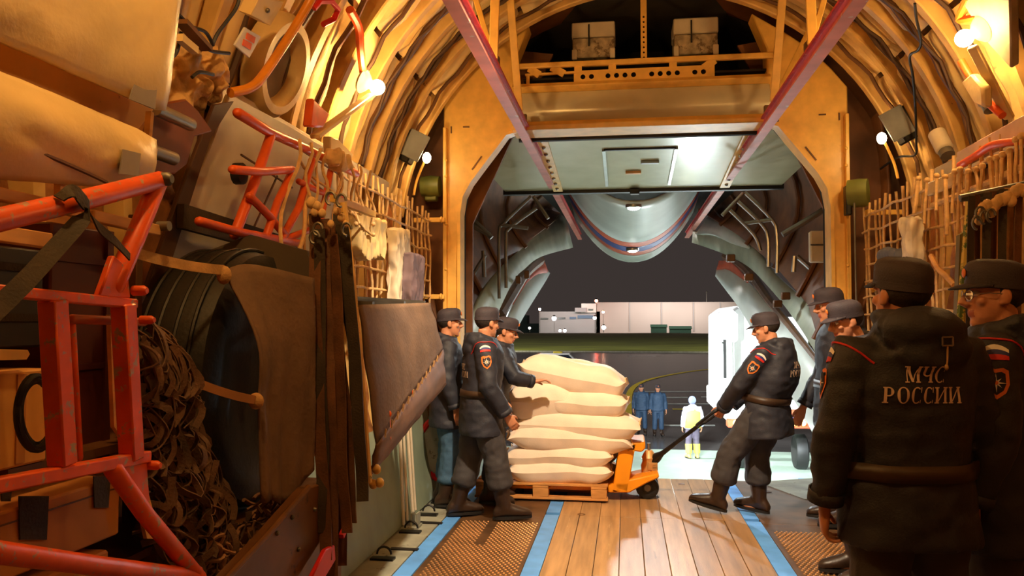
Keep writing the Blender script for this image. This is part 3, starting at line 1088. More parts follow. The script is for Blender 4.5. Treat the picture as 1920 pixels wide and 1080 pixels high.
for x0, x1, y0, y1, lb in ((1221, 1250, 614, 625, 'dark green shed at the foot of the long building'), (1256, 1296, 617, 626, 'low dark hedge of parked gear before the long building')):
    A, B = W(x0, y1, YB - 8), W(x1, y0, YB - 8)
    mb = MB()
    mb.box(((A.x + B.x) / 2, YB - 6, (A.z + B.z) / 2), (B.x - A.x, 4, B.z - A.z))
    mb.hull([V((A.x - .3, YB - 8.2, B.z)), V((B.x + .3, YB - 8.2, B.z)), V((B.x + .3, YB - 6, B.z + 1)), V((A.x - .3, YB - 6, B.z + 1))], (0, 0, .2))
    tag(mb.build('shed', mat('dark_green_shed', lin(20, 60, 44), .7)), lb, 'shed')
for x, y in ((1310, 558), (1325, 550)):
    pass
mb = MB()
A = W(1325, 566, YB)
mb.tube([A, A + V((0, 0, 4))], .18, 6)
mb.ball(A + V((0, 0, 4)), .4, 8, 6)
tag(mb.build('roof_mast', M_STEELD), 'thin mast on the roof of the long building', 'mast')
mb = MB()
mb.box(W(985, 618, YB + 60), (30, 10, 6))
mb.box(W(968, 612, YB + 64), (12, 10, 11))
tag(mb.build('far_shed', mat('dark_green_far', lin(20, 50, 48), .7)), 'dark green far building at the left end of the long pale one', 'building')
# lamps of the building and of the airfield
M_LR = mat('red_beacon', (1, .2, .1, 1), emit=(1, .12, .06, 1), es=70)
M_LO = mat('orange_beacon', (1, .5, .3, 1), emit=(1, .42, .24, 1), es=50)
M_LW = mat('airfield_white', (1, 1, .9, 1), emit=(1, .97, .88, 1), es=16)
LMP = [(1012, 580, .8, M_LO, 'orange beacon on the left roof corner of the low wing'), (1118, 564, .9, M_LR, 'red beacon on the roof step between wing and hall'),
       (1131, 585, .7, M_LO, 'orange lamp on the hall wall near the wing'), (1132, 614, 1.2, M_LW, 'large white lamp near the ground at the hall corner'),
       (1039, 597, 1.3, M_LW, 'broad white lamp on the wing wall, left one'), (1115, 596, 1.0, M_LW, 'white lamp on the wing wall by the blue windows'),
       (1050, 620, .8, M_LW, 'pale lamp low before the wing, left of a pair'), (1059, 620, .9, M_LW, 'white lamp low before the wing, right of a pair'),
       (967, 616, .8, M_LW, 'white lamp far left of the building, first from the door petal'), (993, 615, .7, M_LW, 'white lamp far left of the building, next to the wing corner')]
for x, y, r, m_, lb in LMP:
    p = W(x, y, YB - 12)
    t = thing('airfield_lamp', lb, 'lamp', p, 0, 'lamps along the building')
    mb = MB()
    r *= .7
    mb.ball(p, r, 10, 8)
    mb.build('lamp_globe', m_, t)
    mb = MB()
    mb.lathe([(r * .9, 0), (r * .5, r * .5), (.1, r * .8)], p + V((0, 0, r * .75)), n=10)
    mb.build('lamp_hood', M_BLACKM, t)
    mb = MB()
    mb.tube([(p.x, p.y + .4, GZ), (p.x, p.y + .4, p.z + r)], .09, 6)
    mb.build('lamp_post', M_STEELD, t)
for x, e in ((1170, 1), (1220, 1.2), (1275, 1.6), (1340, 1.2), (1040, .7), (1085, .7)):
    p = W(x, 556, YB - 16)
    light('building_flood', 'SPOT', p, 7600 * e, (1.0, .86, .78), 1.0, W(x, 610, YB), 120, .8)
for x in (-60, -20, 20, 60):
    light('unseen_field_fill', 'SPOT', (x, 92, 16), 60000, (1, .95, .66), 1.0, (x, 190, -2), 110, .8)  # unseen spots added to brighten the grass, aimed away from the camera
light('unseen_field_fill', 'POINT', (-45, 55, 20), 90000, (1, .9, .85), 1.0)  # unseen lamp added to lift the dark apron

# ================================================================== white truck with rescue bands
YT = 21.0
tk = thing('truck', 'white floodlit box truck with orange and blue bands on the wet apron', 'truck', W(1440, 868, YT))


def tb(x0, y0, x1, y1, dep, m, nm, dy=0.0, bev=.03):
    A, B = W(x0, y1, YT), W(x1, y0, YT)
    mb = MB()
    mb.box(((A.x + B.x) / 2, YT + dy + dep / 2, (A.z + B.z) / 2), (B.x - A.x, dep, B.z - A.z))
    return mb.build(nm, m, tk, bevel=bev)


M_TRUCK = mat('truck_white', lin(246, 246, 242), .4, var=.03)
p = [W(1366, 588, YT), W(1390, 571, YT), W(1412, 590, YT), W(1424, 594, YT), W(1516, 594, YT), W(1516, 740, YT), W(1366, 760, YT)]
mb = MB()
mb.hull(p, (0, 5.0, 0))
mb.build('box_body', M_TRUCK, tk, bevel=.04)
tb(1362, 752, 1518, 790, 5.0, M_TRUCK, 'lower_body')
tb(1440, 768, 1522, 777, .1, M_STRO, 'orange_band', -.05, .005)
tb(1440, 777, 1522, 783, .1, M_STRB, 'blue_band', -.05, .005)
tb(1362, 787, 1518, 800, .3, M_STRO, 'bumper', -.2)
for x in (1493, 1506, 1380):
    q = W(x, 793, YT - .25)
    mb = MB()
    mb.ball(q, (.08, .05, .08), 10, 6)
    mb.build('tail_light', mat('amber_glow', (1, .6, .2, 1), emit=(1, .6, .15, 1), es=6), tk)
for x in (1385, 1500):
    q = W(x, 846, YT + 1.2)
    q.z = GZ + .46
    mb = MB()
    mb.lathe([(.2, -.15), (.42, -.15), (.46, -.08), (.46, .12), (.42, .15), (.2, .15)], q, (1, 0, 0), 24)
    mb.build('wheel', M_BLACK, tk)
q = [W(1350, 584, YT - .5), W(1372, 578, YT - .5), W(1384, 590, YT - .5), W(1384, 640, YT - .5), W(1354, 648, YT - .5), W(1337, 628, YT - .5)]
mb = MB()
mb.hull(q, (0, .35, 0))
mb.build('roof_locker', M_TRUCK, tk, bevel=.04)
tb(1346, 640, 1372, 712, .12, M_PETAL, 'open_door', -.5, .01)
tb(1352, 636, 1356, 706, .05, M_BLACKM, 'door_gasket', -.56, .002)
tb(1357, 640, 1368, 706, .05, mat('door_grey', lin(150, 150, 140), .5), 'door_inner', -.55, .002)
q = [W(1347, 712, YT - .5), W(1372, 712, YT - .5), W(1360, 735, YT - .5)]
mb = MB()
mb.hull(q, (0, .12, 0))
mb.build('door_step', M_PETAL, tk, bevel=.02)
light('unseen_truck_spot', 'SPOT', (-5.0, 23.0, 2.5), 9000, COOL, .2, W(1345, 680, 24), 50, .6)  # unseen spot added to whiten the side of the truck
light('unseen_truck_spot', 'SPOT', W(1130, 640, 14.0), 9000, COOL, .1, W(1420, 670, YT), 60, .5)
# small service car far off behind the sacks
q = W(1052, 688, 60)
cr = thing('airport_car', 'small white airport car with yellow roof beacon far out on the apron', 'car', V((q.x, 60, GZ)))
mb = MB()
prof = [(-2, .35), (2, .35), (2.1, .9), (1.2, 1.0), (.6, 1.55), (-1.6, 1.55), (-2.1, 1.0)]
mb.hull([V((q.x + a, 60, GZ + b)) for a, b in prof], (0, 1.7, 0))
mb.build('car_body', M_TRUCK, cr, bevel=.08)
mb = MB()
mb.hull([V((q.x + a, 59.98, GZ + b)) for a, b in ((.5, 1.02), (1.0, 1.02), (.55, 1.45), (-1.4, 1.45), (-1.7, 1.02))], (0, .03, 0))
mb.build('car_window', mw, cr)
mb = MB()
mb.box((q.x - .3, 60.8, GZ + 1.62), (.7, .3, .14))
mb.build('beacon', mky, cr, bevel=.03)
for dx in (-1.2, 1.3):
    mb = MB()
    mb.lathe([(.1, -.1), (.34, -.1), (.34, .1), (.1, .1)], (q.x + dx, 60.05, GZ + .34), (0, 1, 0), 16)
    mb.build('wheel', M_BLACK, cr)
light('car_light', 'SPOT', (q.x - 2, 50, 3), 900, COOL, .2, (q.x, 60, GZ + 1), 50, .5)
# ================================================================== people
M_SKIN = mat('skin', lin(206, 140, 104), .5, var=.06, vs=20, bump=.04, bs=120)
M_LIP = mat('lips', lin(170, 92, 76), .5, var=.05)
M_HAIR = mat('dark_hair', lin(44, 34, 28), .7, var=.3, vs=60, bump=.3, bs=200)
M_JACKET = mat('dark_blue_cloth', lin(40, 41, 52), .62, var=.14, vs=9, bump=.18, bs=160)
M_TROUS = mat('dark_trouser_cloth', lin(62, 58, 60), .75, var=.14, vs=9, bump=.18, bs=160)
M_CAP = mat('cap_cloth', lin(58, 50, 58), .72, var=.12, vs=14, bump=.2, bs=180)
M_BOOT = mat('boot_leather', lin(54, 36, 24), .42, var=.25, vs=12, bump=.1, bs=60)
M_BELT = mat('belt_leather', lin(58, 38, 22), .5, var=.15)
M_LETTER = mat('pale_lettering', lin(226, 196, 170), .6, var=.06)
M_BADGEO = mat('badge_orange', lin(226, 120, 42), .6, var=.08)
M_BADGER = mat('badge_red', lin(206, 40, 30), .6, var=.08)
M_BADGEB = mat('badge_blue', lin(40, 46, 110), .6, var=.08)
M_BADGEW = mat('badge_white', lin(234, 226, 214), .6, var=.04)
M_BADGED = mat('badge_dark', lin(26, 24, 34), .7, var=.04)
M_EYEW = mat('eye_white', lin(224, 214, 204), .3, var=.02)
M_EYED = mat('eye_dark', lin(34, 24, 18), .2, var=.02)
M_JEAN = mat('blue_jeans', lin(60, 92, 120), .8, var=.15, vs=20, bump=.2, bs=160)
M_VESTY = mat('yellow_vest', lin(240, 226, 90), .6, var=.06)
M_NAVY = mat('navy_uniform', lin(44, 66, 92), .7, var=.1, vs=20)
M_GLOVE = mat('white_glove', lin(228, 226, 220), .7, var=.05)


def ell_ring(c, u, v, ru, rv, n=20, p=2.3):
    out = []
    for k in range(n):
        a = 2 * pi * k / n
        ca, sa = cos(a), sin(a)
        x = abs(ca) ** (2 / p) * (1 if ca >= 0 else -1)
        y = abs(sa) ** (2 / p) * (1 if sa >= 0 else -1)
        out.append(c + u * (x * ru) + v * (y * rv))
    return out


def add_hand(mb, wrist, d, nrm, thumb, curl=25, k=1.0, thumb_curl=18, spread=4):
    """d: towards the fingers, nrm: out of the palm, thumb: direction of the thumb's side"""
    d = V(d).normalized()
    t = V(thumb)
    t = (t - d * t.dot(d)).normalized()
    n = t.cross(d)
    if n.dot(V(nrm)) < 0:
        n = -n
    w = V(wrist)
    rings = []
    for f, ru, rv in ((-.03, .027, .021), (0, .028, .020), (.03, .036, .019), (.065, .042, .016), (.095, .041, .013)):
        rings.append(ell_ring(w + d * f * k, t, n, ru * k, rv * k, 14, 2.6))
    mb.loft(rings)
    for off, ln, r in ((.031, .070, .0088), (.010, .079, .0092), (-.011, .073, .0088), (-.031, .057, .0078)):
        p = w + d * (.075 * k) + t * (off * k)
        pts, ang = [p, w + d * (.095 * k) + t * (off * 1.03 * k)], 0
        q = pts[-1]
        for i, part in enumerate((.44, .31, .25)):
            ang += radians(curl * (0.85, 1.1, .8)[i])
            q = q + (d * cos(ang) + n * sin(ang) + t * (off * spread * .25)) .normalized() * (ln * part * k)
            pts.append(q)
        mb.tube(pts, [r * 1.05 * k, r * 1.08 * k, r * k, r * .94 * k, r * .8 * k], 8, round_ends=True)
    p = w + d * (.022 * k) + t * (.020 * k)
    a = (d * .62 + t * .70 + n * .30).normalized()
    b = (d * .85 + t * .30 + n * (.35 + thumb_curl * .01)).normalized()
    c = (d * .9 + t * .05 + n * (.3 + thumb_curl * .02)).normalized()
    pts = [p, p + a * .038 * k, p + a * .038 * k + b * .030 * k, p + a * .038 * k + b * .030 * k + c * .026 * k]
    mb.tube(pts, [.015 * k, .0122 * k, .0105 * k, .0085 * k], 8, round_ends=True)


# serif capitals as strokes, x to the right, y up, in units of the cap height
def st(p0, p1, w, n=4):
    out = []
    for i in range(n):
        a = (p0[0] + (p1[0] - p0[0]) * i / n, p0[1] + (p1[1] - p0[1]) * i / n)
        b = (p0[0] + (p1[0] - p0[0]) * (i + 1) / n, p0[1] + (p1[1] - p0[1]) * (i + 1) / n)
        out.append([(a[0] - w / 2, a[1]), (a[0] + w / 2, a[1]), (b[0] + w / 2, b[1]), (b[0] - w / 2, b[1])])
    return out


def serif(x, y, w=.30, h=.07):
    return [[(x - w / 2, y), (x + w / 2, y), (x + w / 2, y + h), (x - w / 2, y + h)]]


def ring_arc(cx, cy, rx, ry, a0, a1, thick, thin, n=16):
    out = []
    for i in range(n):
        q = []
        for (t, s_) in ((a0 + (a1 - a0) * i / n, 1), (a0 + (a1 - a0) * (i + 1) / n, 1), (a0 + (a1 - a0) * (i + 1) / n, 0), (a0 + (a1 - a0) * i / n, 0)):
            t = radians(t)
            w = thin + (thick - thin) * abs(cos(t)) ** 1.5
            q.append((cx + cos(t) * (rx - (0 if s_ else w)), cy + sin(t) * (ry - (0 if s_ else thin))))
        out.append(q)
    return out


GLYPH = {
    'М': (1.12, st((.16, 0), (.16, 1), .07) + st((.20, 1), (.54, .04), .18) + st((.54, .04), (.88, 1), .07) + st((.93, 0), (.93, 1), .19) + serif(.16, 0) + serif(.93, 0, .36) + serif(.14, .93, .26) + serif(.96, .93, .28)),
    'Ч': (.90, st((.17, .60), (.17, 1), .18) + ring_arc(.42, .62, .34, .26, 180, 290, .18, .09, 8) + st((.70, 0), (.70, 1), .19) + [[(.5, .37), (.62, .42), (.62, .50), (.5, .46)]] + serif(.17, .93, .34) + serif(.70, .93, .34) + serif(.70, 0, .36)),
    'С': (.86, ring_arc(.44, .5, .40, .52, 52, 308, .20, .07, 18) + st((.74, .66), (.76, 1.0), .06) + st((.74, .02), (.74, .22), .05)),
    'Р': (.82, st((.19, 0), (.19, 1), .19) + serif(.19, 0, .38) + serif(.15, .93, .26) + ring_arc(.36, .71, .38, .29, -90, 90, .20, .07, 12) + [[(.2, .93), (.38, .93), (.38, 1), (.2, 1)], [(.2, .42), (.38, .42), (.38, .49), (.2, .49)]]),
    'О': (.96, ring_arc(.48, .5, .43, .52, 0, 360, .20, .07, 26)),
    'И': (1.10, st((.18, 0), (.18, 1), .19) + st((.88, 0), (.88, 1), .19) + st((.26, .10), (.82, .90), .10) + serif(.18, 0, .36) + serif(.88, 0, .36) + serif(.18, .93, .36) + serif(.88, .93, .36)),
}


def word_cells(txt, h, gap=.06, xs=.8):
    x, out = 0, []
    for ch in txt:
        w, cells = GLYPH[ch]
        out += [[((x + a) * h, b * h) for a, b in c] for c in cells]
        x += w + gap
    W_ = (x - gap) * h
    return [[((a - W_ / 2) * xs, b - h / 2) for a, b in c] for c in out]


def star8(R, r, n=8):
    return [((R if k % 2 == 0 else r) * (1 if k % 4 == 0 else .68) * cos(pi * k / n + pi / 2) if k % 2 == 0 else r * cos(pi * k / n + pi / 2),
             (R if k % 2 == 0 else r) * (1 if k % 4 == 0 else .68) * sin(pi * k / n + pi / 2) if k % 2 == 0 else r * sin(pi * k / n + pi / 2)) for k in range(2 * n)]


def fan(poly, c=(0, 0)):
    return [[c, poly[i], poly[(i + 1) % len(poly)]] for i in range(len(poly))]


def stick(bvh, cells_by_slot, c, out, up, off=.003):
    """lays flat cells on a surface seen along -out"""
    out = V(out).normalized()
    u = V(up).cross(out).normalized()
    v = out.cross(u)
    mb = MB()
    for slot, cells, o2 in cells_by_slot:
        mb.slot(slot)
        for cell in cells:
            vs = []
            for a, b in cell:
                p = V(c) + u * a + v * b
                h, nn, _, _ = bvh.ray_cast(p + out * .3, -out, .6)
                vs.append((h + out * (off + o2)) if h is not None else p)
            mb.add(vs, [tuple(range(len(vs)))])
    return mb


def arch_flag(w, h):
    def row(y0, y1):
        n = 8
        out = []
        for i in range(n):
            xa, xb = -w / 2 + w * i / n, -w / 2 + w * (i + 1) / n
            e = lambda x: h * .9 * (1 - (2 * abs(x) / w) ** 2) * .6
            out.append([(xa, y0 * h + e(xa) * y0), (xb, y0 * h + e(xb) * y0), (xb, y1 * h + e(xb) * y1), (xa, y1 * h + e(xa) * y1)])
        return out
    return row


def shield(w, h):
    return [(-w / 2, h * .45), (-w * .3, h * .52), (0, h * .47), (w * .3, h * .52), (w / 2, h * .45), (w * .52, 0), (w * .36, -h * .3), (0, -h * .52), (-w * .36, -h * .3), (-w * .52, 0)]


def person(label, loc, rz, P, group=None):
    """P holds the pose (joints in metres, facing +Y, right +X) and the outfit"""
    vox = P.get('vox', .008)
    X, Y, Z = V((1, 0, 0)), V((0, 1, 0)), V((0, 0, 1))
    g = lambda k, d: V(P.get(k, d))
    s = P.get('s', 1.0)
    pel, che, nek, hd = g('pelvis', (0, 0, .95)), g('chest', (0, -.01, 1.28)), g('neck', (0, -.02, 1.47)), g('head', (0, .02, 1.625))
    hem = g('hem', (0, 0, .70))
    J = {}
    for sd, q in (('r', 1), ('l', -1)):
        J['sh' + sd] = g('sh' + sd, (q * .195, -.015, 1.415))
        J['el' + sd] = g('el' + sd, (q * .265, -.03, 1.13))
        J['wr' + sd] = g('wr' + sd, (q * .275, .05, .885))
        J['hip' + sd] = g('hip' + sd, (q * .095, 0, .92))
        J['kn' + sd] = g('kn' + sd, (q * .11, .02, .50))
        J['an' + sd] = g('an' + sd, (q * .12, -.03, .10))
    lat = (J['shr'] - J['shl']).normalized()
    latp = (J['hipr'] - J['hipl']).normalized()
    hy, hp, hr = [radians(a) for a in P.get('look', (0, 0, 0))]
    HR = Matrix.Rotation(hy, 3, 'Z') @ Matrix.Rotation(hp, 3, 'X') @ Matrix.Rotation(hr, 3, 'Y')
    H = lambda x, y, z: hd + HR @ V((x, y, z))
    # ---- the body, one surface
    mb = MB()
    mb.ball(H(0, -.012, .035), (.077, .097, .086), 16, 12, HR)
    mb.ball(H(0, .016, -.032), (.064, .074, .082), 16, 12, HR)
    mb.loft([ell_ring(H(0, .0 + .012 * i, -.02 - .03 * i), HR @ X, HR @ Y, (.066, .062, .053, .034)[i], (.074, .072, .062, .045)[i], 16, 2.2) for i in range(4)])
    mb.ball(H(0, .068, -.100), (.026, .022, .021), 10, 8, HR)
    mb.tube([H(0, .088, .022), H(0, .104, 0), H(0, .119, -.024), H(0, .098, -.036)], [.010, .0105, .0135, .010], 8, round_ends=True)
    for q in (-1, 1):
        mb.ball(H(q * .012, .100, -.028), (.0095, .011, .0085), 8, 6, HR)
        mb.tube([H(q * .010, .088, .030), H(q * .032, .084, .035), H(q * .055, .064, .028)], [.009, .0105, .009], 8, round_ends=True)
        mb.ball(H(q * .042, .064, -.018), (.022, .020, .020), 10, 8, HR)
        mb.ball(H(q * .078, -.008, -.002), (.010, .021, .033), 10, 8, HR)
        mb.ball(H(q * .076, .004, -.024), (.009, .010, .012), 8, 6, HR)
    mb.tube([H(-.024, .080, -.061), H(0, .091, -.058), H(.024, .080, -.061)], [.005, .0085, .005], 8, round_ends=True)
    mb.tube([H(-.021, .080, -.070), H(0, .089, -.071), H(.021, .080, -.070)], [.005, .0085, .005], 8, round_ends=True)
    mb.tube([H(0, -.018, -.05), hd.lerp(nek, .55) + HR @ V((0, -.006, -.02)), nek + V((0, 0, -.06))], [.056, .056, .07], 14)
    sp = spline([pel + V((0, 0, -.10)), pel, pel.lerp(che, .5), che, nek.lerp(che, .35), nek + V((0, 0, -.02))], 3)
    wid = [.13, .15, .155, .155, .15, .145, .145, .15, .16, .165, .17, .172, .17, .14, .10, .07]
    rings = []
    for i, p in enumerate(sp):
        t = i / (len(sp) - 1)
        tg = (sp[min(i + 1, len(sp) - 1)] - sp[max(i - 1, 0)]).normalized()
        u = (latp.lerp(lat, t) - tg * latp.lerp(lat, t).dot(tg)).normalized()
        w_ = wid[min(i, 15)]
        rings.append(ell_ring(p, u, tg.cross(u), w_, min(w_ * .72, .10 if t > .9 else .115)))
    mb.loft(rings)
    for sd, q in (('r', 1), ('l', -1)):
        mb.tube([J['sh' + sd] - lat * q * .06, J['sh' + sd], J['sh' + sd].lerp(J['el' + sd], .5), J['el' + sd], J['el' + sd].lerp(J['wr' + sd], .4), J['wr' + sd]], [.05, .056, .046, .039, .039, .028], 10, round_ends=True)
        mb.tube([J['hip' + sd] + V((0, 0, .04)), J['hip' + sd], J['hip' + sd].lerp(J['kn' + sd], .5), J['kn' + sd], J['kn' + sd].lerp(J['an' + sd], .35), J['an' + sd]], [.08, .086, .072, .054, .054, .037], 10, round_ends=True)
        mb.ball(J['an' + sd] + V((0, .06, -.04)), (.034, .11, .034), 10, 6)
        hdn = P.get('hand' + sd, None)
        wd = (J['wr' + sd] - J['el' + sd]).normalized()
        if hdn is None:
            hdn = dict(d=wd * .8 + V((0, .1, -.5)), n=(-q, -.1, 0), t=(0, 1, .2), curl=28)
        if not P.get('gloves'):
            add_hand(mb, J['wr' + sd] + wd * .01, hdn['d'], hdn['n'], hdn['t'], hdn.get('curl', 28), P.get('hk', 1.0))
    me = fuse(mb, P.get('bvox', .0065), 2, P.get('bratio', .5))
    me.materials.clear()
    me.materials.append(M_SKIN)
    me.materials.append(M_LIP)
    iH = HR.inverted()
    for p in me.polygons:
        c = iH @ (p.center - hd)
        if c.y > .076 and abs(c.x) < .024 and -.079 < c.z < -.052:
            p.material_index = 1
    me.name = 'person'
    root = bpy.data.objects.new('person', me)
    COL.objects.link(root)
    me.shade_smooth()
    root.location = loc
    root.rotation_euler = (0, 0, rz)
    root.scale = (s, s, s)
    PW[root.name] = Matrix.Translation(V(loc)) @ Matrix.Rotation(rz, 4, 'Z') @ Matrix.Scale(s, 4)
    tag(root, label, 'person', group)
    BL = dict(parent=root, local=True)

    def cloth(mb, name, m, voxel, amp, scale, stretch=(1, 1, 1), parent=root, sm=2, ratio=.6, cut=None):
        me = fuse(mb, voxel, sm, 1.0)
        me.update()
        wrinkle(me, amp, scale, stretch, seed=hash(label) % 17 if False else len(label) * .37)
        me.name = name
        o = finish(me, name, m, parent, angle=80)
        return o
    detail = P.get('detail', 2)
    # ---- eyes, hair, cap
    if detail >= 1:
        for q in (-1, 1):
            mb = MB()
            mb.ball(H(q * .031, .075, .010), .0125, 10, 8, HR)
            e = mb.build('eye', M_EYEW, **BL)
            mb = MB()
            mb.ball(H(q * .031, .0845, .009), (.0058, .004, .0058), 8, 6, HR)
            mb.build('iris', M_EYED, e, local=True)
            mb = MB()
            mb.tube([H(q * .014, .096, .030), H(q * .034, .092, .037), H(q * .056, .070, .032)], [.004, .0045, .003], 6, flat=.8, round_ends=True)
            mb.build('eyebrow', M_HAIR, **BL)
    mb = MB()
    mb.grid(lambda u, w: H(sin(2 * pi * u) * cos((w - .5) * pi) * .0805, -.014 - cos(2 * pi * u) * cos((w - .5) * pi) * .1005, .034 + sin((w - .5) * pi) * .089), 24, 14)
    keep = [f for f in mb.f if (lambda c: (iH @ (c - hd)).y < .012 and -.062 + .5 * max(0, (iH @ (c - hd)).y + .02) < (iH @ (c - hd)).z < .09)(sum((mb.v[i] for i in f), V()) / len(f))]
    mb.f = keep
    mb.m = [0] * len(keep)
    mb.build('hair', M_HAIR, parent=root, local=True, thick=.006)
    ck = P.get('cap', 'kepi')
    if ck == 'hood':
        mb = MB()
        mb.ball(H(0, -.02, .03), (.105, .125, .125), 16, 12, HR)
        mb.build('hood', mat('hood_blue', lin(120, 130, 170), .7), **BL)
    elif ck:
        mb = MB()
        prof = [(.085, .106, .024, 0), (.087, .108, .055, 0), (.088, .109, .082, 0), (.085, .105, .104, .001), (.074, .092, .122, .002), (.05, .064, .134, .003), (.01, .014, .138, .003)]
        tilt = .10
        rings = []
        for ru, rv, z, dy in prof:
            rings.append([hd + HR @ (V((0, -.008 + dy, 0)) + V((cos(2 * pi * k / 28) * ru * (1 + .02 * sin(k * 1.3 + z * 60)), sin(2 * pi * k / 28) * rv * (1 + .02 * cos(k * 1.1 + z * 50)), z + tilt * sin(2 * pi * k / 28) * rv + (.004 * sin(k * 3.1) if z > .11 else 0)))) for k in range(28)])
        mb.loft(rings)
        cap = mb.build('cap', M_CAP, angle=75, **BL)
        mb = MB()
        rings = []
        for z0, z1, o_ in ((.026, .052, .003),):
            mb.loft([[hd + HR @ V((cos(2 * pi * k / 28) * (.086 + o_), -.008 + sin(2 * pi * k / 28) * (.107 + o_), z + tilt * sin(2 * pi * k / 28) * .107)) for k in range(28)] for z in (z0, z1)])
        mb.build('cap_band', M_CAP, cap, local=True)
        mb = MB()
        ax = [radians(a) for a in range(20, 161, 10)]
        inn = [V((cos(a) * .086, -.008 + sin(a) * .106, .036 + tilt * sin(a) * .107)) for a in ax]
        outr = [V((cos(a) * (.088 + .004 * sin(a)), -.008 + sin(a) * (.107 + .062 * sin(a) ** .7), .036 + tilt * .107 * sin(a) - .020 * sin(a))) for a in ax]
        mb.loft([[H(*p) for p in inn], [H(*(a.lerp(b, .5) + V((0, 0, .005)))) for a, b in zip(inn, outr)], [H(*p) for p in outr]], caps=False, closed=False)
        mb.build('visor', M_CAP, cap, local=True, thick=.005)
        mb = MB()
        mb.ball(H(0, .106, .088), (.016, .006, .018), 10, 6, HR)
        mb.build('cap_badge', M_BADGEO, cap, local=True)
    if P.get('glasses'):
        mb = MB()
        for q in (-1, 1):
            mb.tube([H(q * .033 + .024 * cos(t * pi / 8), .108 - abs(q * .033 + .024 * cos(t * pi / 8)) * .22, .004 + .019 * sin(t * pi / 8)) for t in range(17)], .0014, 6)
            mb.tube([H(q * .057, .096, .008), H(q * .082, .05, .010), H(q * .082, -.01, .006)], .0016, 6)
        mb.tube([H(-.009, .108, .008), H(.009, .108, .008)], .0014, 6)
        gl = mb.build('glasses', M_STEEL, **BL)
        mb = MB()
        for q in (-1, 1):
            mb.add([H(q * .033 + .023 * cos(t * pi / 8), .108 - abs(q * .033 + .023 * cos(t * pi / 8)) * .22, .004 + .018 * sin(t * pi / 8)) for t in range(16)], [tuple(range(16))])
        mb.build('lens', mat('spectacle_glass', (1, 1, 1, 1), .02, trans=1.0, var=0), gl, local=True)
    # ---- jacket
    jm = P.get('jacket', M_JACKET)
    bulk = P.get('bulk', 1.0)
    mb = MB()
    pts = spline([hem, hem.lerp(pel, .6), pel + V((0, 0, .08)), pel.lerp(che, .55), che, nek.lerp(che, .45), nek.lerp(che, .12), nek + V((0, 0, .02))], 3)
    n = len(pts)
    tw = [(0, .235, .165), (.14, .230, .165), (.28, .212, .150), (.38, .206, .145), (.55, .222, .158), (.70, .222, .155), (.82, .195, .135), (.91, .135, .112), (1, .092, .098)]

    def wat(t):
        for (a, x, y), (b, x2, y2) in zip(tw, tw[1:]):
            if t <= b:
                f = (t - a) / (b - a)
                return x + (x2 - x) * f, y + (y2 - y) * f
        return tw[-1][1:]
    rings = []
    for i, p in enumerate(pts):
        t = i / (n - 1)
        tg = (pts[min(i + 1, n - 1)] - pts[max(i - 1, 0)]).normalized()
        l_ = latp.lerp(lat, min(1, t * 1.4))
        u = (l_ - tg * l_.dot(tg)).normalized()
        a, b = wat(t)
        rings.append(ell_ring(p, u, tg.cross(u), a * bulk, b * bulk, 28, 2.4))
    mb.loft(rings)
    tors = [(pts[i], rings[i]) for i in range(n)]
    for sd, q in (('r', 1), ('l', -1)):
        a, e, w_ = J['sh' + sd], J['el' + sd], J['wr' + sd]
        cuff = e.lerp(w_, .94)
        mb.tube([a - lat * q * .07 + V((0, 0, -.01)), a, a.lerp(e, .35), a.lerp(e, .75), e, e.lerp(cuff, .3), e.lerp(cuff, .75), cuff], [.085 * bulk, .088 * bulk, .084 * bulk, .076 * bulk, .074 * bulk, .072 * bulk, .062 * bulk, .056 * bulk], 16)
    # collar and folded hood
    mb.tube([nek + V((cos(t * pi / 8) * .088, -.005 + sin(t * pi / 8) * .092, .035 + .02 * sin(-t * pi / 8))) for t in range(17)], .026, 8)
    hu = P.get('hoodup', 0)
    if hu:
        mb.tube([nek + V((cos(t * pi / 8) * .098, -.015 + sin(t * pi / 8) * .098, .075)) for t in range(17)], .028, 8)
        mb.ball(nek + V((0, -.10, .035)), (.15, .085, .085), 14, 10)
        mb.ball(nek + V((.07, -.12, -.03)), (.085, .05, .055), 12, 8)
    if P.get('hood', True):
        bk = Matrix.Rotation(0, 3, 'Z')
        mb.ball(nek + V((0, -.10, .01)), (.15, .075, .06), 14, 10)
        mb.ball(nek + V((0, -.125 if hu else -.135, -.045 if hu else -.06)), (.125, .055, .07 if hu else .085), 14, 10)
        for q in (-1, 1):
            mb.tube([nek + V((q * .05, -.13, .05)), nek + V((q * .115, -.06, .045)), nek + V((q * .105, .03, .02))], [.035, .04, .025], 8, round_ends=True)
    jk = cloth(mb, 'jacket', jm, P.get('jvox', .012), P.get('jamp', .012), 7, (1, 1, 1.5), ratio=1)
    bvh = BVHTree.FromPolygons([v.co.copy() for v in jk.data.vertices], [tuple(p.vertices) for p in jk.data.polygons])
    if P.get('belt', True):
        mb = MB()
        bt = P.get('belt_t', .31)
        i = int(bt * (n - 1))
        rr = []
        for f in (-.028, .028):
            tg = (pts[i + 1] - pts[i - 1]).normalized()
            ring = []
            for v_ in rings[i]:
                d = (v_ - pts[i])
                h, _, _, _ = bvh.ray_cast(pts[i] + d.normalized() * .6 + tg * f, -d.normalized(), .6)
                base = d.length * 1.02 if h is None else max((h - pts[i] - tg * f).length, d.length * .9)
                ring.append(pts[i] + tg * f + d.normalized() * (min(base, d.length * 1.12) + .004))
            rr.append(ring)
        mb.loft(rr, caps=False)
        mb.build('belt', M_BELT, jk, local=True, thick=.006, off=1)
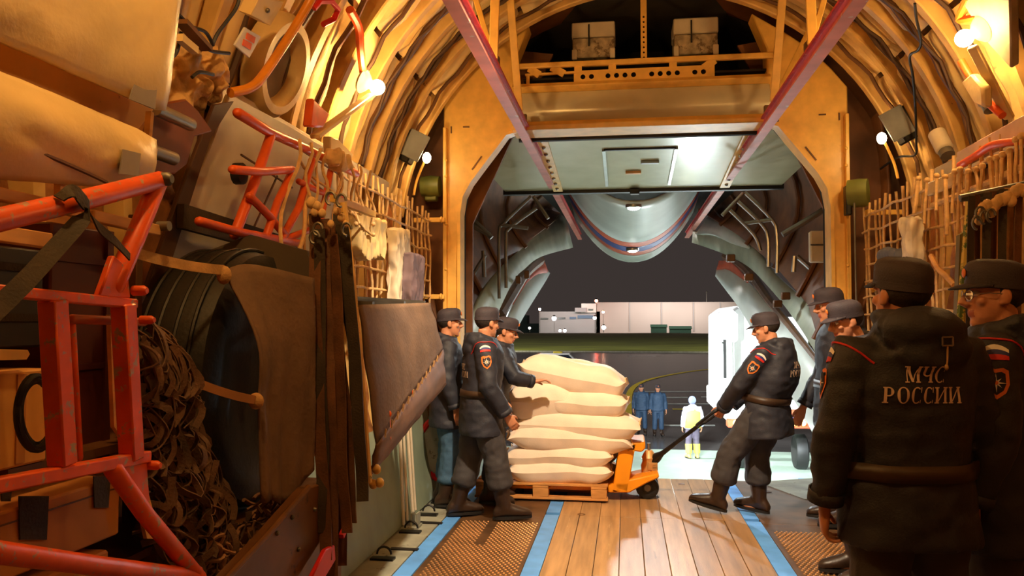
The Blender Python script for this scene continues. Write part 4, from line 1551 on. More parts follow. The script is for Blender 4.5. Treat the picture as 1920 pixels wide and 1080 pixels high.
    if detail >= 2:
        # seams of the shoulder yoke and the skirt, cuffs
        for sd in 'rl':
            a, e, w_ = J['sh' + sd], J['el' + sd], J['wr' + sd]
            c = e.lerp(w_, .90)
            x, y, z = frame_of(e, w_)
            mb = MB()
            mb.loft([[c + z * f + x * (cos(t * pi / 8) * .059 * bulk) + y * (sin(t * pi / 8) * .059 * bulk) for t in range(16)] for f in (-.02, .022)], caps=False)
            mb.build('cuff', jm, jk, local=True, thick=.005)
    for what in P.get('marks', []):
        k = what[0]
        if k == 'back':
            h = what[1] if len(what) > 1 else .055
            c = che.lerp(nek, .12) + V((what[2] if len(what) > 2 else 0, -.2, what[3] if len(what) > 3 else 0))
            out = V((0, -1, 0))
            up = (nek - pel).normalized()
            for wd_, dy in (('МЧС', .66), ('РОССИИ', -.62)):
                m_ = stick(bvh, [(0, [[(a, b + h * dy) for a, b in cell] for cell in word_cells(wd_, h)], 0)], c, out, up, .004)
                o = m_.build('back_lettering', M_LETTER, jk, local=True, flat=True)
                tag(o, 'pale lettering reading ' + wd_, kind='stuff')
        elif k in 'rl':
            q = 1 if k == 'r' else -1
            a, e = J['sh' + k], J['el' + k]
            ax = (a - e).normalized()
            out = V(what[1]) if len(what) > 1 else lat * q
            out = out - ax * out.dot(ax)
            c = a.lerp(e, .44)
            sh = shield(.078, .105)
            inner = [(x * .74, y * .74) for x, y in sh]
            cells = [(0, fan(sh), 0), (1, fan(inner), .0012), (2, fan([(x, y + .002) for x, y in star8(.034, .008)], (0, .002)), .0024), (0, fan([(.007 * cos(t * pi / 4), .002 + .007 * sin(t * pi / 4)) for t in range(8)], (0, .002)), .0036)]
            o = stick(bvh, cells, c, out, ax, .004).build('sleeve_badge', [M_BADGEO, M_BADGED, M_BADGEW], jk, local=True, flat=True)
            tag(o, 'orange shield badge with a white eight pointed star')
            fl = arch_flag(.085, .036)
            c2 = a.lerp(e, .16)
            o = stick(bvh, [(0, fl(.0, .36), 0), (1, fl(.36, .68), 0), (2, fl(.68, 1), 0)], c2, out, ax, .004).build('flag_badge', [M_BADGER, M_BADGEB, M_BADGEW], jk, local=True, flat=True)
            tag(o, 'arched white, blue and red flag badge')
        elif k == 'piping':
            q = what[1]
            pts_ = [(q * .20, .06, 0), (q * .17, .10, .0), (q * .12, .12, 0)]
            a = J['shr' if q > 0 else 'shl']
            mb = MB()
            line = [a + V((q * -.02, -.10, -.02)), a + V((q * .03, -.06, .02)), a + V((q * .05, 0, .03)), a + V((q * .03, .06, .02)), a + V((q * -.02, .10, -.03))]
            line = spline(line, 4)
            out_ = []
            for p in line:
                h, _, _, _ = bvh.ray_cast(p + V((q * .25, 0, .25)), V((-q, 0, -1)).normalized(), .6)
                if h is not None:
                    out_.append(h + V((q, 0, 1)).normalized() * .002)
            if len(out_) > 2:
                mb.tube(out_, .004, 6)
                tag(mb.build('shoulder_piping', M_BADGER, jk, local=True), 'thin red piping')
    if P.get('toggle'):
        h, nn, _, _ = bvh.ray_cast(nek + V((.03, -.5, .0)), V((0, 1, 0)), 1)
        if h is not None:
            mb = MB()
            c = h + V((0, -.006, 0))
            for a, b in (((-.018, .014), (.018, .014)), ((.018, .014), (.018, -.014)), ((.018, -.014), (-.018, -.014)), ((-.018, -.014), (-.018, .014))):
                mb.tube([c + V((a[0], 0, a[1])), c + V((b[0], 0, b[1]))], .0035, 6)
            tag(mb.build('hood_buckle', M_STEEL, jk, local=True), 'small steel buckle of the hood')
            mb = MB()
            h2, _, _, _ = bvh.ray_cast(nek + V((.03, -.5, -.085)), V((0, 1, 0)), 1)
            c2 = (h2 if h2 is not None else h) + V((0, -.006, -.0))
            mb.tube([c + V((0, 0, -.014)), c2 + V((0, -.006, .02)), c2], .003, 6)
            mb.ball(c2, (.007, .007, .011), 8, 6)
            mb.build('hood_cord', M_STRAPL, jk, local=True)
    # ---- trousers
    mb = MB()
    tr = P.get('trw', 1.0)
    mb.loft([ell_ring(pel + V((0, 0, z)), latp, Y, a, b, 20) for z, a, b in ((-.16, .16, .12), (-.06, .185, .135), (.06, .17, .125), (.1, .16, .115))])
    for sd, q in (('r', 1), ('l', -1)):
        h_, k_, a_ = J['hip' + sd], J['kn' + sd], J['an' + sd]
        low = k_.lerp(a_, P.get('trl', .72))
        mb.tube([h_ + V((0, 0, .02)), h_.lerp(k_, .3), h_.lerp(k_, .75), k_, k_.lerp(low, .5), low.lerp(k_, .12), low], [.112 * tr, .108 * tr, .094 * tr, .09 * tr, .092 * tr, .092 * tr, .075 * tr], 14)
    cloth(mb, 'trousers', P.get('trous', M_TROUS), P.get('jvox', .012) * 1.1, .012, 8, (1, 1, 1.3), ratio=1)
    # ---- boots
    for sd, q in (('r', 1), ('l', -1)):
        k_, a_ = J['kn' + sd], J['an' + sd]
        ft = radians(P.get('foot' + sd, -q * 8))
        fd = Matrix.Rotation(ft, 3, 'Z') @ V((0, 1, 0))
        fx = Matrix.Rotation(ft, 3, 'Z') @ V((1, 0, 0))
        pit = radians(P.get('pit' + sd, 0))
        fdir = fd * cos(pit) + Z * sin(pit)
        fup = Z * cos(pit) - fd * sin(pit)
        heel = a_ - fdir * .055 - fup * .085
        prof = [(-.035, .034, .06), (.0, .044, .11), (.05, .047, .125), (.11, .050, .112), (.17, .055, .09), (.22, .054, .074), (.265, .043, .058), (.288, .024, .034)]
        mb = MB()
        mb.loft([[heel + fdir * f + fx * (cos(2 * pi * j / 14) * w_) + fup * max(0.012, (h_ / 2 + .012 + sin(2 * pi * j / 14) * h_ / 2)) for j in range(14)] for f, w_, h_ in prof])
        top = k_.lerp(a_, .55)
        mb.tube([a_ + fup * -.01, a_, a_.lerp(top, .5), top], [.056, .058, .066, .074], 12)
        me_b = fuse(mb, .011, 2)
        bo = finish(me_b, 'boot', P.get('boot', M_BOOT), root)
        mb = MB()
        mb.loft([[heel + fdir * f + fx * (cos(2 * pi * j / 14) * (w_ + .004)) + fup * (z_) for j in range(14)] for f, w_, z_ in ((0, 0, 0),)] if False else
                [[heel + fdir * (.124 + .166 * cos(2 * pi * j / 18)) + fx * (sin(2 * pi * j / 18) * (.050 + .008 * cos(2 * pi * j / 18))) + fup * z_ for j in range(18)] for z_ in (0.0, .022)])
        mb.build('sole', M_BLACK, bo, local=True)
    return root, jk, J


def stand(px, py, Y, lift=0):
    p = W(px, py, Y)
    return V((p.x, Y, lift))


RZ = radians
# 1 the man with his back to the camera
person('man in dark uniform seen from behind in the right foreground, large lettering on his back', stand(1700, 800, 3.12), RZ(12),
       dict(s=1.045, look=(12, 4, 0), hoodup=.05, marks=[('back', .054, -.03, .022), ('l', (-1, .3, 0)), ('piping', -1)], toggle=True, bvox=.0055, jvox=.010, bulk=1.0, jamp=.013,
            elr=(.275, -.02, 1.13), wrr=(.255, .05, .905), ell=(-.275, -.03, 1.15), wrl=(-.285, .03, .905),
            handr=dict(d=(-.15, .12, -1), n=(-.8, -.55, 0), t=(-.3, .9, 0), curl=34), handl=dict(d=(.05, .2, -1), n=(.8, -.5, 0), t=(.3, .9, 0), curl=38), hem=(0, 0, .77)))
# 2 the man with spectacles at the right edge
person('man in profile at the right edge with thin spectacles and a star shield sleeve badge', stand(1872, 800, 3.4), RZ(60),
       dict(s=1.055, look=(28, 0, 0), glasses=True, bvox=.0055, jvox=.010, marks=[('l', (-.95, -.15, 0)), ('piping', -1)], belt=False, head=(0, .0, 1.615)))
# 3 and 4 behind him
person('man in a purplish cap looking down left, just left of the lettered man', stand(1606, 700, 5.3), RZ(98),
       dict(s=1.0, look=(4, -14, 0), marks=[('l', (-.9, -.3, 0))], head=(0, .06, 1.605)))
person('man in a black visored cap right beside the right doorway post', stand(1570, 700, 6.75), RZ(92),
       dict(s=1.075, look=(6, -10, 0), marks=[], head=(0, .05, 1.615), wrr=(.28, .18, .83), wrl=(-.26, .12, .83), elr=(.27, .02, 1.12)))
# 5 the man pulling the jack
pull = dict(s=1.0, pelvis=(0, -.26, .90), chest=(0, -.345, 1.20), neck=(0, -.31, 1.40), head=(0, -.26, 1.55), look=(10, -12, 0), hem=(0, -.28, .66),
            shr=(.20, -.31, 1.345), shl=(-.20, -.30, 1.345), elr=(.245, -.13, 1.11), ell=(-.24, -.12, 1.10), wrr=(.075, .085, .885), wrl=(-.055, .10, .875),
            hipr=(.095, -.26, .88), hipl=(-.095, -.25, .88), knr=(.10, -.13, .47), knl=(-.12, .02, .50), anr=(.10, -.15, .10), anl=(-.12, .13, .12), pitl=12, pitr=4,
            handr=dict(d=(-.65, .45, -.35), n=(-.2, .1, -.9), t=(-.3, .8, .2), curl=62), handl=dict(d=(.65, .45, -.35), n=(.2, .1, -.9), t=(.3, .8, .2), curl=62),
            marks=[('back', .052, .0, -.0), ('l', (-.95, -.3, 0)), ('piping', -1)], trw=1.2, trl=.62, bulk=1.07)
puller, pj, PJ = person('man leaning back to pull the black handle of the pallet jack', stand(1383, 900, 7.0), RZ(62), pull)
# 6 the man left of the sacks
person('man in dark uniform and brown boots standing left of the sack load', stand(901, 900, 6.52), RZ(-66),
       dict(s=.99, bulk=1.06, look=(20, -6, 0), chest=(0, .02, 1.27), neck=(0, .03, 1.455), head=(0, .055, 1.61), marks=[('back', .049, .0, -.07), ('r', (.95, -.2, 0)), ('piping', 1)], belt_t=.30,
            knr=(.12, .10, .50), anr=(.12, .17, .10), knl=(-.11, -.06, .50), anl=(-.12, -.17, .10), footr=-4, footl=4,
            trl=.62, elr=(.272, .0, 1.11), wrr=(.25, .15, .872), handr=dict(d=(-.1, .6, -.75), n=(-.9, 0, -.2), t=(.1, .4, .9), curl=20),
            ell=(-.26, .10, 1.12), wrl=(-.23, .22, .95), hem=(0, .0, .69), trw=1.2))
# 7 behind him
person('visored man mostly hidden, with one hand on the topmost sack', stand(925, 900, 7.12), RZ(-84),
       dict(s=.97, look=(-4, -14, 0), chest=(0, .05, 1.25), neck=(0, .08, 1.42), head=(0, .115, 1.565), elr=(.28, .20, 1.16), wrr=(.20, .36, 1.12),
            shr=(.19, .08, 1.37), shl=(-.19, .08, 1.37), handr=dict(d=(-.2, .9, .15), n=(-.1, .1, -1), t=(-.9, .1, 0), curl=20), marks=[], belt=False))
# 8 the one in jeans
person('figure in dark jacket and blue jeans in shadow beside the canvas seat', stand(838, 900, 6.95), RZ(-72),
       dict(s=.98, trous=M_JEAN, marks=[], belt=False, cap='kepi'))
# on the apron
far = dict(bvox=.011, jvox=.018, detail=0, jacket=M_NAVY, trous=M_NAVY, belt=False, hood=False, bratio=.4, hem=(0, 0, .85))
pp = F(1203, 815, GZ)
person('left of the two people in navy uniform standing on the wet apron', (pp.x, pp.y, GZ), RZ(172), dict(far, s=.99))
pp = F(1234, 817, GZ)
person('right of the two people in navy uniform standing on the wet apron, pale gloves', (pp.x, pp.y, GZ), RZ(186), dict(far, s=.99))
pp = F(1299, 860, GZ)
vest, vj, _ = person('apron worker in yellow vest and pale hood seen from behind', (pp.x, pp.y, GZ), RZ(12), dict(far, s=1.0, jacket=mat('pale_blue_coat', lin(196, 200, 226), .7), trous=mat('dusky_trouser', lin(90, 80, 96), .7), cap='hood', boot=mat('yellow_boot', lin(236, 206, 110), .5)))
mb = MB()
mb.loft([ell_ring(V((0, -.01, z)), V((1, 0, 0)), V((0, 1, 0)), a, b, 20, 2.4) for z, a, b in ((.88, .228, .17), (1.1, .225, .17), (1.3, .23, .172), (1.42, .17, .14))], caps=False)
mb.build('vest', M_VESTY, vest, local=True, thick=.01)
for sd in (-1, 1):
    mb = MB()
    mb.tube([(sd * .115, .0, .42), (sd * .118, -.02, .16)], [.098, .09], 14)
    mb.build('yellow_gaiter', M_VESTY, vest, local=True)
# ================================================================== pallet, sacks, pallet jack
def S(px, py, X):
    d = CR @ V(((px - 960) / FOC, -(py - 540) / FOC, -1))
    return V((0, 0, CAMZ)) + d * (X / d.x)


def SH(px, py, r=None):
    """where the line of sight meets the lining of the hold"""
    r = r or R0 - .03
    d = (CR @ V(((px - 960) / FOC, -(py - 540) / FOC, -1))).normalized()
    t = .5
    while t < 30:
        p = V((0, 0, CAMZ)) + d * t
        lim = sqrt(max(0, r * r - (p.z - ZC) ** 2)) if p.z > ZC else half(p.z, r)
        if abs(p.x - CX) > lim or p.z > ZC + r:
            break
        t += .01
    return p


PX0, PX1, PY0, PY1 = -1.36, -.16, 7.2, 8.0
pal = thing('pallet', 'pale wooden pallet under the stack of white sacks', 'pallet', ((PX0 + PX1) / 2, 7.6, 0))
for y in (PY0 + .05, 7.6, PY1 - .05):
    mb = MB()
    mb.box(((PX0 + PX1) / 2, y, .031), (PX1 - PX0, .1, .022))
    mb.build('bottom_board', M_PALLET, pal, bevel=.003)
    for x in (PX0 + .08, (PX0 + PX1) / 2, PX1 - .08):
        mb = MB()
        mb.box((x, y, .081), (.14, .1, .078))
        mb.build('block', M_PALLET, pal, bevel=.004)
for x in (PX0 + .08, (PX0 + PX1) / 2, PX1 - .08):
    mb = MB()
    mb.box((x, 7.6, .131), (.14, .8, .02))
    mb.build('stringer_board', M_PALLET, pal, bevel=.003)
for k in range(5):
    mb = MB()
    mb.box(((PX0 + PX1) / 2, PY0 + .06 + k * .17, .152), (PX1 - PX0, .12, .02))
    mb.build('deck_board', M_PALLET, pal, bevel=.003)


def sack(label, px0, px1, y0p, y1p, Y, wid, tilt=0, ears=(1, 1), seed=0, group='white woven sacks on the pallet', rz=0, mesh=None):
    A, B = W(px0, (y0p + y1p) / 2, Y - wid / 2), W(px1, (y0p + y1p) / 2, Y - wid / 2)
    h = abs(W(px0, y0p, Y - wid / 2).z - W(px0, y1p, Y - wid / 2).z)
    L = (B - A).length
    c = (A + B) / 2
    c.y = Y
    mb = MB()
    NU, NV = 26, 20

    def surf(u, sgn, w):
        # u along, w across (0..1), sgn top or bottom
        e = 2 * u - 1
        f = 2 * w - 1
        prof = max(0, 1 - abs(e) ** 4) ** .72 * max(0, 1 - abs(f) ** 3.2) ** .55
        ew = 1 - .10 * max(0, abs(e) - .72) / .28
        if abs(e) > .8:
            ew *= 1 + .10 * (abs(e) - .8) / .2
        x = e * L / 2 * (1 - .05 * (1 - abs(f)) * abs(e) ** 4)
        y = f * wid / 2 * ew
        z = sgn * h / 2 * 1.16 * prof
        n = noise.noise(V((x * 5 + seed * 3.1, y * 5, sgn * 2 + seed)))
        n2 = abs(noise.noise(V((x * 3.2 + seed, y * 9, seed * 1.7 + sgn))))
        z += (.026 * n - .026 * n2) * (prof ** .5) + .022 * noise.noise(V((e * 1.3 + seed * 2.3, seed * 1.1, 0)))
        end = max(0, abs(e) - .86) / .14
        z += .03 * sin(f * 5 + seed) * end + (.035 * end * ears[0 if e < 0 else 1])
        y += .02 * noise.noise(V((x * 4, seed, z * 6)))
        return V((x, y, z + x * tilt))
    mb.grid(lambda u, w: surf(u, 1, w), NU, NV)
    mb.grid(lambda u, w: surf(1 - u, -1, w), NU, NV)
    t = thing('sack', label, 'sack', V((c.x, c.y, c.z)), rz, group)
    mb.build('sack_cloth', M_SACK, t, local=True, sub=1, angle=80)
    for q in (-1, 1):
        sm = MB()
        pts = [surf(0.004 if q < 0 else .996, 1, .12 + .76 * k / 10) + V((q * .004, 0, .002)) for k in range(11)]
        sm.tube(pts, .006, 6)
        sm.build('end_seam', M_CORD, t, local=True)
    return t


sack('white sack at the bottom of the pallet stack, front row, resting on the boards', 946, 1150, 862, 912, 7.42, .46, 0, (.2, .1), 1, rz=.02)
sack('white sack second from the bottom of the front row, behind the yellow jack frame', 940, 1152, 834, 884, 7.43, .46, .03, (.2, .5), 2, rz=-.04)
sack('white sack third from the bottom, its end just above the yellow jack', 946, 1186, 797, 852, 7.42, .46, -.03, (.1, -.9), 3, rz=.05)
sack('long white sack halfway up the front row, its pinched ear reaching farthest right', 953, 1204, 771, 830, 7.43, .46, .0, (-.8, .5), 4, rz=-.05)
sack('bulging white sack under the left half of the topmost one', 944, 1075, 716, 790, 7.45, .5, .03, (.2, .2), 5, rz=.08)
sack('white sack right of the bulging one, under the right half of the topmost sack', 1020, 1181, 732, 786, 7.43, .46, -.03, (.2, .8), 6, rz=-.07)
sack('topmost white sack, tilted down to the right, held by a hand at its left end', 970, 1178, 679, 740, 7.45, .46, -.17, (.5, 1.0), 7, rz=-.06)
for k in range(6):
    t_ = sack('white sack of the rear row on the pallet, %s, mostly hidden' % ('lowest of six', 'second from the bottom', 'third from the bottom', 'fourth from the bottom', 'fifth from the bottom', 'highest of six')[k], 948, 1165, 862 - 33 * k, 910 - 33 * k, 7.85, .42, 0, (.2, .3), 10 + k)

jy = 7.6
jk_ = thing('pallet_jack', 'yellow hand pallet jack with black handle under the sack load', 'pallet jack', (0.05, jy, 0))
xa = W(1150, 900, 7.35).x
for q in (-1, 1):
    mb = MB()
    mb.box((-.60, jy + q * .19, .103), (1.0, .15, .045))
    mb.build('fork', M_JACK, jk_, bevel=.008)
    mb = MB()
    mb.lathe([(.02, -.05), (.038, -.05), (.038, .05), (.02, .05)], (-.98, jy + q * .19, .04), (0, 1, 0), 14)
    mb.build('fork_roller', M_BLACK, jk_)
fy = 7.30
P_ = lambda x, y: W(x, y, fy)
mb = MB()
q = [P_(1147, 924), P_(1160, 846), P_(1166, 832), P_(1194, 832), P_(1189, 850), P_(1177, 922)]
mb.hull(q, (0, .045, 0))
q2 = [p + V((0, .47, 0)) for p in q]
mb2 = MB()
mb2.hull(q2, (0, .045, 0))
mb.build('side_plate', M_JACK, jk_, bevel=.008)
mb2.build('side_plate', M_JACK, jk_, bevel=.008)
mb = MB()
a, b = P_(1152, 920), P_(1168, 838)
mb.hull([a + V((.03, .04, 0)), b + V((.03, .04, 0)), b + V((.05, .04, 0)), a + V((.05, .04, 0))], (0, .44, 0))
mb.build('back_plate', M_JACK, jk_, bevel=.006)
mb = MB()
mb.hull([P_(1168, 830), P_(1210, 829), P_(1210, 841), P_(1204, 848), P_(1180, 845), P_(1168, 842)], (0, .50, 0))
mb.build('top_cap', M_JACK, jk_, bevel=.012)
mb = MB()
mb.hull([P_(1140, 908), P_(1235, 888), P_(1236, 896), P_(1215, 905), P_(1180, 924), P_(1140, 924)], (0, .40, 0))
mb.build('base_frame', M_JACK, jk_, bevel=.01)
pc = W(1217, 868, 7.55)
mb = MB()
mb.lathe([(.045, -.11), (.07, -.10), (.075, -.02), (.06, .02), (.07, .05), (.05, .09), (.03, .12)], pc, (0, 0, 1), 16)
mb.box(pc + V((.03, -.03, -.02)), (.09, .1, .07))
mb.tube([pc + V((.04, -.08, -.03)), pc + V((.04, .06, -.03))], .035, 10)
mb.build('pump_body', M_BRONZE, jk_, bevel=.004)
mb = MB()
mb.tube([pc + V((0, 0, .08)), V((pc.x, pc.y, P_(1200, 838).z))], .016, 10)
mb.build('ram', M_STEEL, jk_)
wc = W(1214, 914, 7.42)
mb = MB()
mb.tube([V((wc.x, 7.44, .105)), V((wc.x, 7.66, .105))], .02, 8)
mb.tube([V((wc.x, 7.55, .105)), V((pc.x, 7.55, pc.z))], .04, 10)
mb.build('axle', M_STEELD, jk_)
for dy in (7.44, 7.64):
    mb = MB()
    mb.lathe([(.02, -.035), (.045, -.035), (.05, -.028), (.085, -.03), (.1, -.02), (.105, 0), (.1, .02), (.085, .03), (.05, .028), (.045, .035), (.02, .035)], (wc.x, dy, .105), (0, 1, 0), 28)
    w_ = mb.build('steer_wheel', M_BLACK, jk_)
    mb = MB()
    mb.lathe([(.012, -.04), (.03, -.04), (.03, -.03), (.012, -.03)], (wc.x, dy, .105), (0, 1, 0), 14)
    mb.build('wheel_hub', M_STEELD, w_)
PM = Matrix.Translation(puller.location) @ Matrix.Rotation(puller.rotation_euler.z, 4, 'Z')
hR = PM @ (PJ['wrr'] + V((-.02, .07, -.03)))
hL = PM @ (PJ['wrl'] + V((.02, .07, -.03)))
gm = (hR + hL) / 2
base = pc + V((.04, -.01, .03))
dr_ = (gm - base).normalized()
side = (hR - hL).normalized()
neck_ = base.lerp(gm, .70)
mb = MB()
mb.tube([base, base + dr_ * .05, base + dr_ * .12, base.lerp(gm, .35), neck_], [.05, .045, .024, .019, .019], 10)
mb.build('handle_shaft', M_BLACKM, jk_)
mb = MB()
w2 = .085
gl = [neck_, neck_ + dr_ * .05 + side * w2 * .8, gm + side * w2 - dr_ * .02, gm + side * w2 * .6 + dr_ * .03, gm + dr_ * .035, gm - side * w2 * .6 + dr_ * .03, gm - side * w2 - dr_ * .02, neck_ + dr_ * .05 - side * w2 * .8, neck_]
mb.tube(spline(gl, 5), .0155, 8)
mb.build('handle_loop', M_BLACK, jk_)
mb = MB()
mb.tube([neck_ + V((0, 0, .02)), gm - dr_ * .06 + V((0, 0, .03)), gm + V((0, 0, .02))], .007, 6)
mb.build('release_lever', M_STEEL, jk_)
# ================================================================== left foreground
def quad_bulge(fn_c, bul, nrm, n=10, m=8, seed=0, wr=.008):
    """surface through four corners with a belly along nrm"""
    a, b, c, d = [V(p) for p in fn_c]
    nrm = V(nrm)

    def f(u, w):
        p = a.lerp(b, u).lerp(d.lerp(c, u), w)
        return p + nrm * (bul * (1 - (2 * w - 1) ** 2) * (1 - (2 * u - 1) ** 4) ** .5 + wr * noise.noise(V((u * 5 + seed, w * 4, seed))) + wr * .6 * noise.noise(V((u * 14 + seed, w * 3, seed + 3))))
    mb = MB()
    mb.grid(f, n * 2, m * 2)
    return mb


XP = -1.5
t = thing('cover_panel', 'large cream cloth covered panel filling the upper left corner', 'panel', S(150, 100, XP))
quad_bulge([S(-260, -260, XP), S(324, -60, XP), S(290, 206, XP), S(-260, -32, XP)], .03, (1, 0, 0), 14, 8, 1).build('panel_cloth', M_CREAM, t, thick=.04, off=-1, angle=80)
for nm, pts in (('tape_patch', [(250, 155), (292, 168), (289, 205), (241, 186)]), ('tape_patch', [(10, -5), (50, -2), (42, 52), (5, 40)]), ('tape_patch', [(298, -8), (322, -8), (318, 18), (300, 10)])):
    mb = MB()
    mb.hull([S(x, y, XP + .045) for x, y in pts], (.004, 0, 0))
    mb.build(nm, M_TAPE, t)
mb = MB()
mb.tube(spline([S(x, y, XP + .04) for x, y in ((180, 80), (195, 92), (210, 94), (228, 108), (222, 118), (206, 112))], 4), .004, 5)
mb.build('stain_thread', mat('rust_stain', lin(196, 130, 50), .6), t)
t = thing('recessed_board', 'deep yellow board recessed between the two cream covers at the upper left', 'board', S(150, 200, -1.56))
mb = MB()
mb.hull([S(-200, -20, -1.56), S(290, 205, -1.56), S(246, 262, -1.56), S(-200, 90, -1.56)], (-.02, 0, 0))
mb.build('board_face', mat('deep_yellow', lin(214, 158, 62), .5, var=.15, vs=3, wear=lin(150, 100, 40), wt=.66), t, bevel=.004)
mb = MB()
mb.beam(S(281, 210, -1.5), S(276, 266, -1.5), .016, .02, up=(1, 0, 0))
mb.build('edge_slat', M_WOOD, t)
mb = MB()
mb.beam(S(104, 184, -1.52), S(107, 206, -1.52), .014, .02, up=(1, 0, 0))
mb.build('peg', M_WOOD, t)
t = thing('rolled_cover', 'long cream rolled cover bulging below the recessed yellow board', 'cover', S(140, 280, -1.5))
quad_bulge([S(-240, 55, -1.5), S(278, 268, -1.5), S(266, 345, -1.5), S(-240, 300, -1.5)], .05, (1, 0, 0), 14, 8, 4).build('roll_cloth', M_CREAM, t, thick=.03, off=-1, angle=80)
mb = MB()
mb.hull([S(229, 280, -1.42), S(262, 288, -1.42), S(258, 330, -1.42), S(222, 326, -1.42)], (.004, 0, 0))
mb.build('tape_patch', M_TAPE, t)
mb = MB()
mb.tube(spline([S(x, y, -1.44) for x, y in ((80, 288), (120, 305), (165, 325), (200, 342))], 4), .006, 6)
mb.build('seam', M_BROWNP, t)
# rack behind the orange frame
rack = thing('storage_rack', 'rack of pale wooden slats behind the orange stand at the left edge', 'rack', S(120, 500, -1.6))
for a, b, w_ in (((-60, 352), (142, 396), .032), ((168, 404), (294, 432), .034), ((-60, 430), (90, 452), .04), ((214, 372), (262, 362), .012)):
    mb = MB()
    mb.beam(S(a[0], a[1], -1.5), S(b[0], b[1], -1.5), .03, w_)
    mb.build('slat', M_WOOD, rack, bevel=.003)
for a, b in (((112, 330), (112, 366)), ((140, 395), (150, 420))):
    mb = MB()
    mb.beam(S(a[0], a[1], -1.5), S(b[0], b[1], -1.5), .02, .02, up=(1, 0, 0))
    mb.build('peg', M_WOOD, rack)
for px in (-40, 300):
    mb = MB()
    p = S(px, 500, -1.7)
    mb.box((p.x - .1, p.y, 1.0), (.04, .04, 2.0))
    mb.build('rack_post', M_BROWNP, rack, bevel=.003)
for z in (.42, .86, 1.22):
    mb = MB()
    a, b = S(-60, 600, -1.7).y, S(300, 600, -1.7).y
    mb.box((-1.74, (a + b) / 2, z), (.42, b - a + .1, .025))
    mb.build('rack_shelf', M_BROWNP, rack)
mb = MB()
mb.lathe([(.006, -.02), (.016, -.02), (.016, .02), (.006, .02)], S(307, 424, -1.48), (1, 0, 0), 12)
mb.build('shackle', M_STEELD, rack)


def sbox(name, label, cat, px0, px1, pt, pb, X, dep, m, group=None, bevel=.006):
    """box lying along the wall whose inner face is at X"""
    A, B = S(px0, pt, X), S(px1, pt, X)
    z1, z0 = B.z, S(px1, pb, X).z
    t = thing(name, label, cat, ((X - dep / 2), (A.y + B.y) / 2, z0), 0, group)
    mb = MB()
    mb.box((X - dep / 2, (A.y + B.y) / 2, (z0 + z1) / 2), (dep, B.y - A.y, z1 - z0))
    mb.build('box_body', m, t, bevel=bevel)
    return t, A.y, B.y, z0, z1


t, a, b, z0, z1 = sbox('carton', 'brown cardboard carton with dark tape strips, low behind the orange stand', 'carton', -90, 226, 893, 1000, -1.44, .4, M_CARD, 'cartons behind the orange stand')
for px0, px1, y0, y1 in ((34, 90, 930, 1012), (174, 206, 893, 952), (0, 22, 900, 940)):
    mb = MB()
    mb.hull([S(px0, y0, -1.437), S(px1, y0, -1.437), S(px1 - 4, y1, -1.437), S(px0 + 2, y1, -1.437)], (.003, 0, 0))
    mb.build('tape_strip', M_STRAPD, t)
mb = MB()
mb.box((-1.44, (a + b) / 2, z1 - .03), (.006, b - a - .02, .004))
mb.build('lid_joint', M_BROWNP, t)
t, a, b, z0, z1 = sbox('carton', 'brown cardboard carton at the very bottom left under the taped one', 'carton', -90, 205, 1030, 1290, -1.42, .4, M_CARD, 'cartons behind the orange stand')
mb = MB()
mb.box((-1.42, (a + b) / 2, z1 - .05), (.006, b - a - .02, .05))
mb.build('tape_strip', M_STRAPL, t)
t, a, b, z0, z1 = sbox('carton', 'yellowish carton at the left edge behind the black cable coil', 'carton', -90, 92, 690, 862, -1.52, .35, mat('yellow_carton', lin(222, 160, 76), .7, var=.1), 'cartons behind the orange stand')
mb = MB()
mb.box((-1.518, b - .1, (z0 + z1) / 2), (.006, .03, z1 - z0 - .02))
mb.build('tape_strip', M_CARD, t)
t, a, b, z0, z1 = sbox('wooden_crate', 'dark red brown crate upright between the orange uprights', 'crate', 97, 214, 436, 862, -1.62, .3, M_REDBOX)
for zz in (.42, .86):
    mb = MB()
    mb.box((-1.617, (a + b) / 2, z0 + (z1 - z0) * zz), (.012, b - a, .018))
    mb.build('crate_batten', M_REDBOX, t)
mb = MB()
mb.box((-1.615, b - .03, (z0 + z1) / 2), (.012, .03, z1 - z0))
mb.build('crate_batten', M_REDBOX, t)
t, a, b, z0, z1 = sbox('equipment_chest', 'black chest at the left edge behind the upper orange bar', 'chest', -90, 84, 470, 650, -1.6, .3, mat('black_chest', lin(40, 30, 20), .5))
for zz in (.3, .55, .8):
    mb = MB()
    mb.box((-1.598, (a + b) / 2, z0 + (z1 - z0) * zz), (.014, b - a, .02))
    mb.build('chest_rib', M_STRAPD, t)
mb = MB()
mb.hull([S(-20, 654, -1.5), S(52, 656, -1.5), S(56, 664, -1.5), S(50, 674, -1.5), S(-20, 676, -1.5)], (-.02, 0, 0))
tag(mb.build('paper_roll', mat('paper', lin(230, 180, 100), .6)), 'small cream paper tag box at the left edge above the yellowish carton', 'box')
# black cable coil
mb = MB()
rr = random.Random(5)
pts = []
for k in range(260):
    a = k * .21
    r = 1 + .16 * noise.noise(V((k * .05, 2, 1)))
    p = S(68 + 34 * r * cos(a), 775 + 66 * r * sin(a), -1.40 + .03 * noise.noise(V((k * .09, 7, 3))))
    pts.append(p)
mb.tube(pts, .009, 6)
tag(mb.build('cable_coil', M_BLACK), 'hanging coil of black cable before the yellowish carton', 'cable')

# orange stand
XO = -1.3
st_ = thing('orange_stand', 'chipped orange welded tube stand in the left foreground', 'stand', V((XO, S(245, 900, XO).y, 0)))


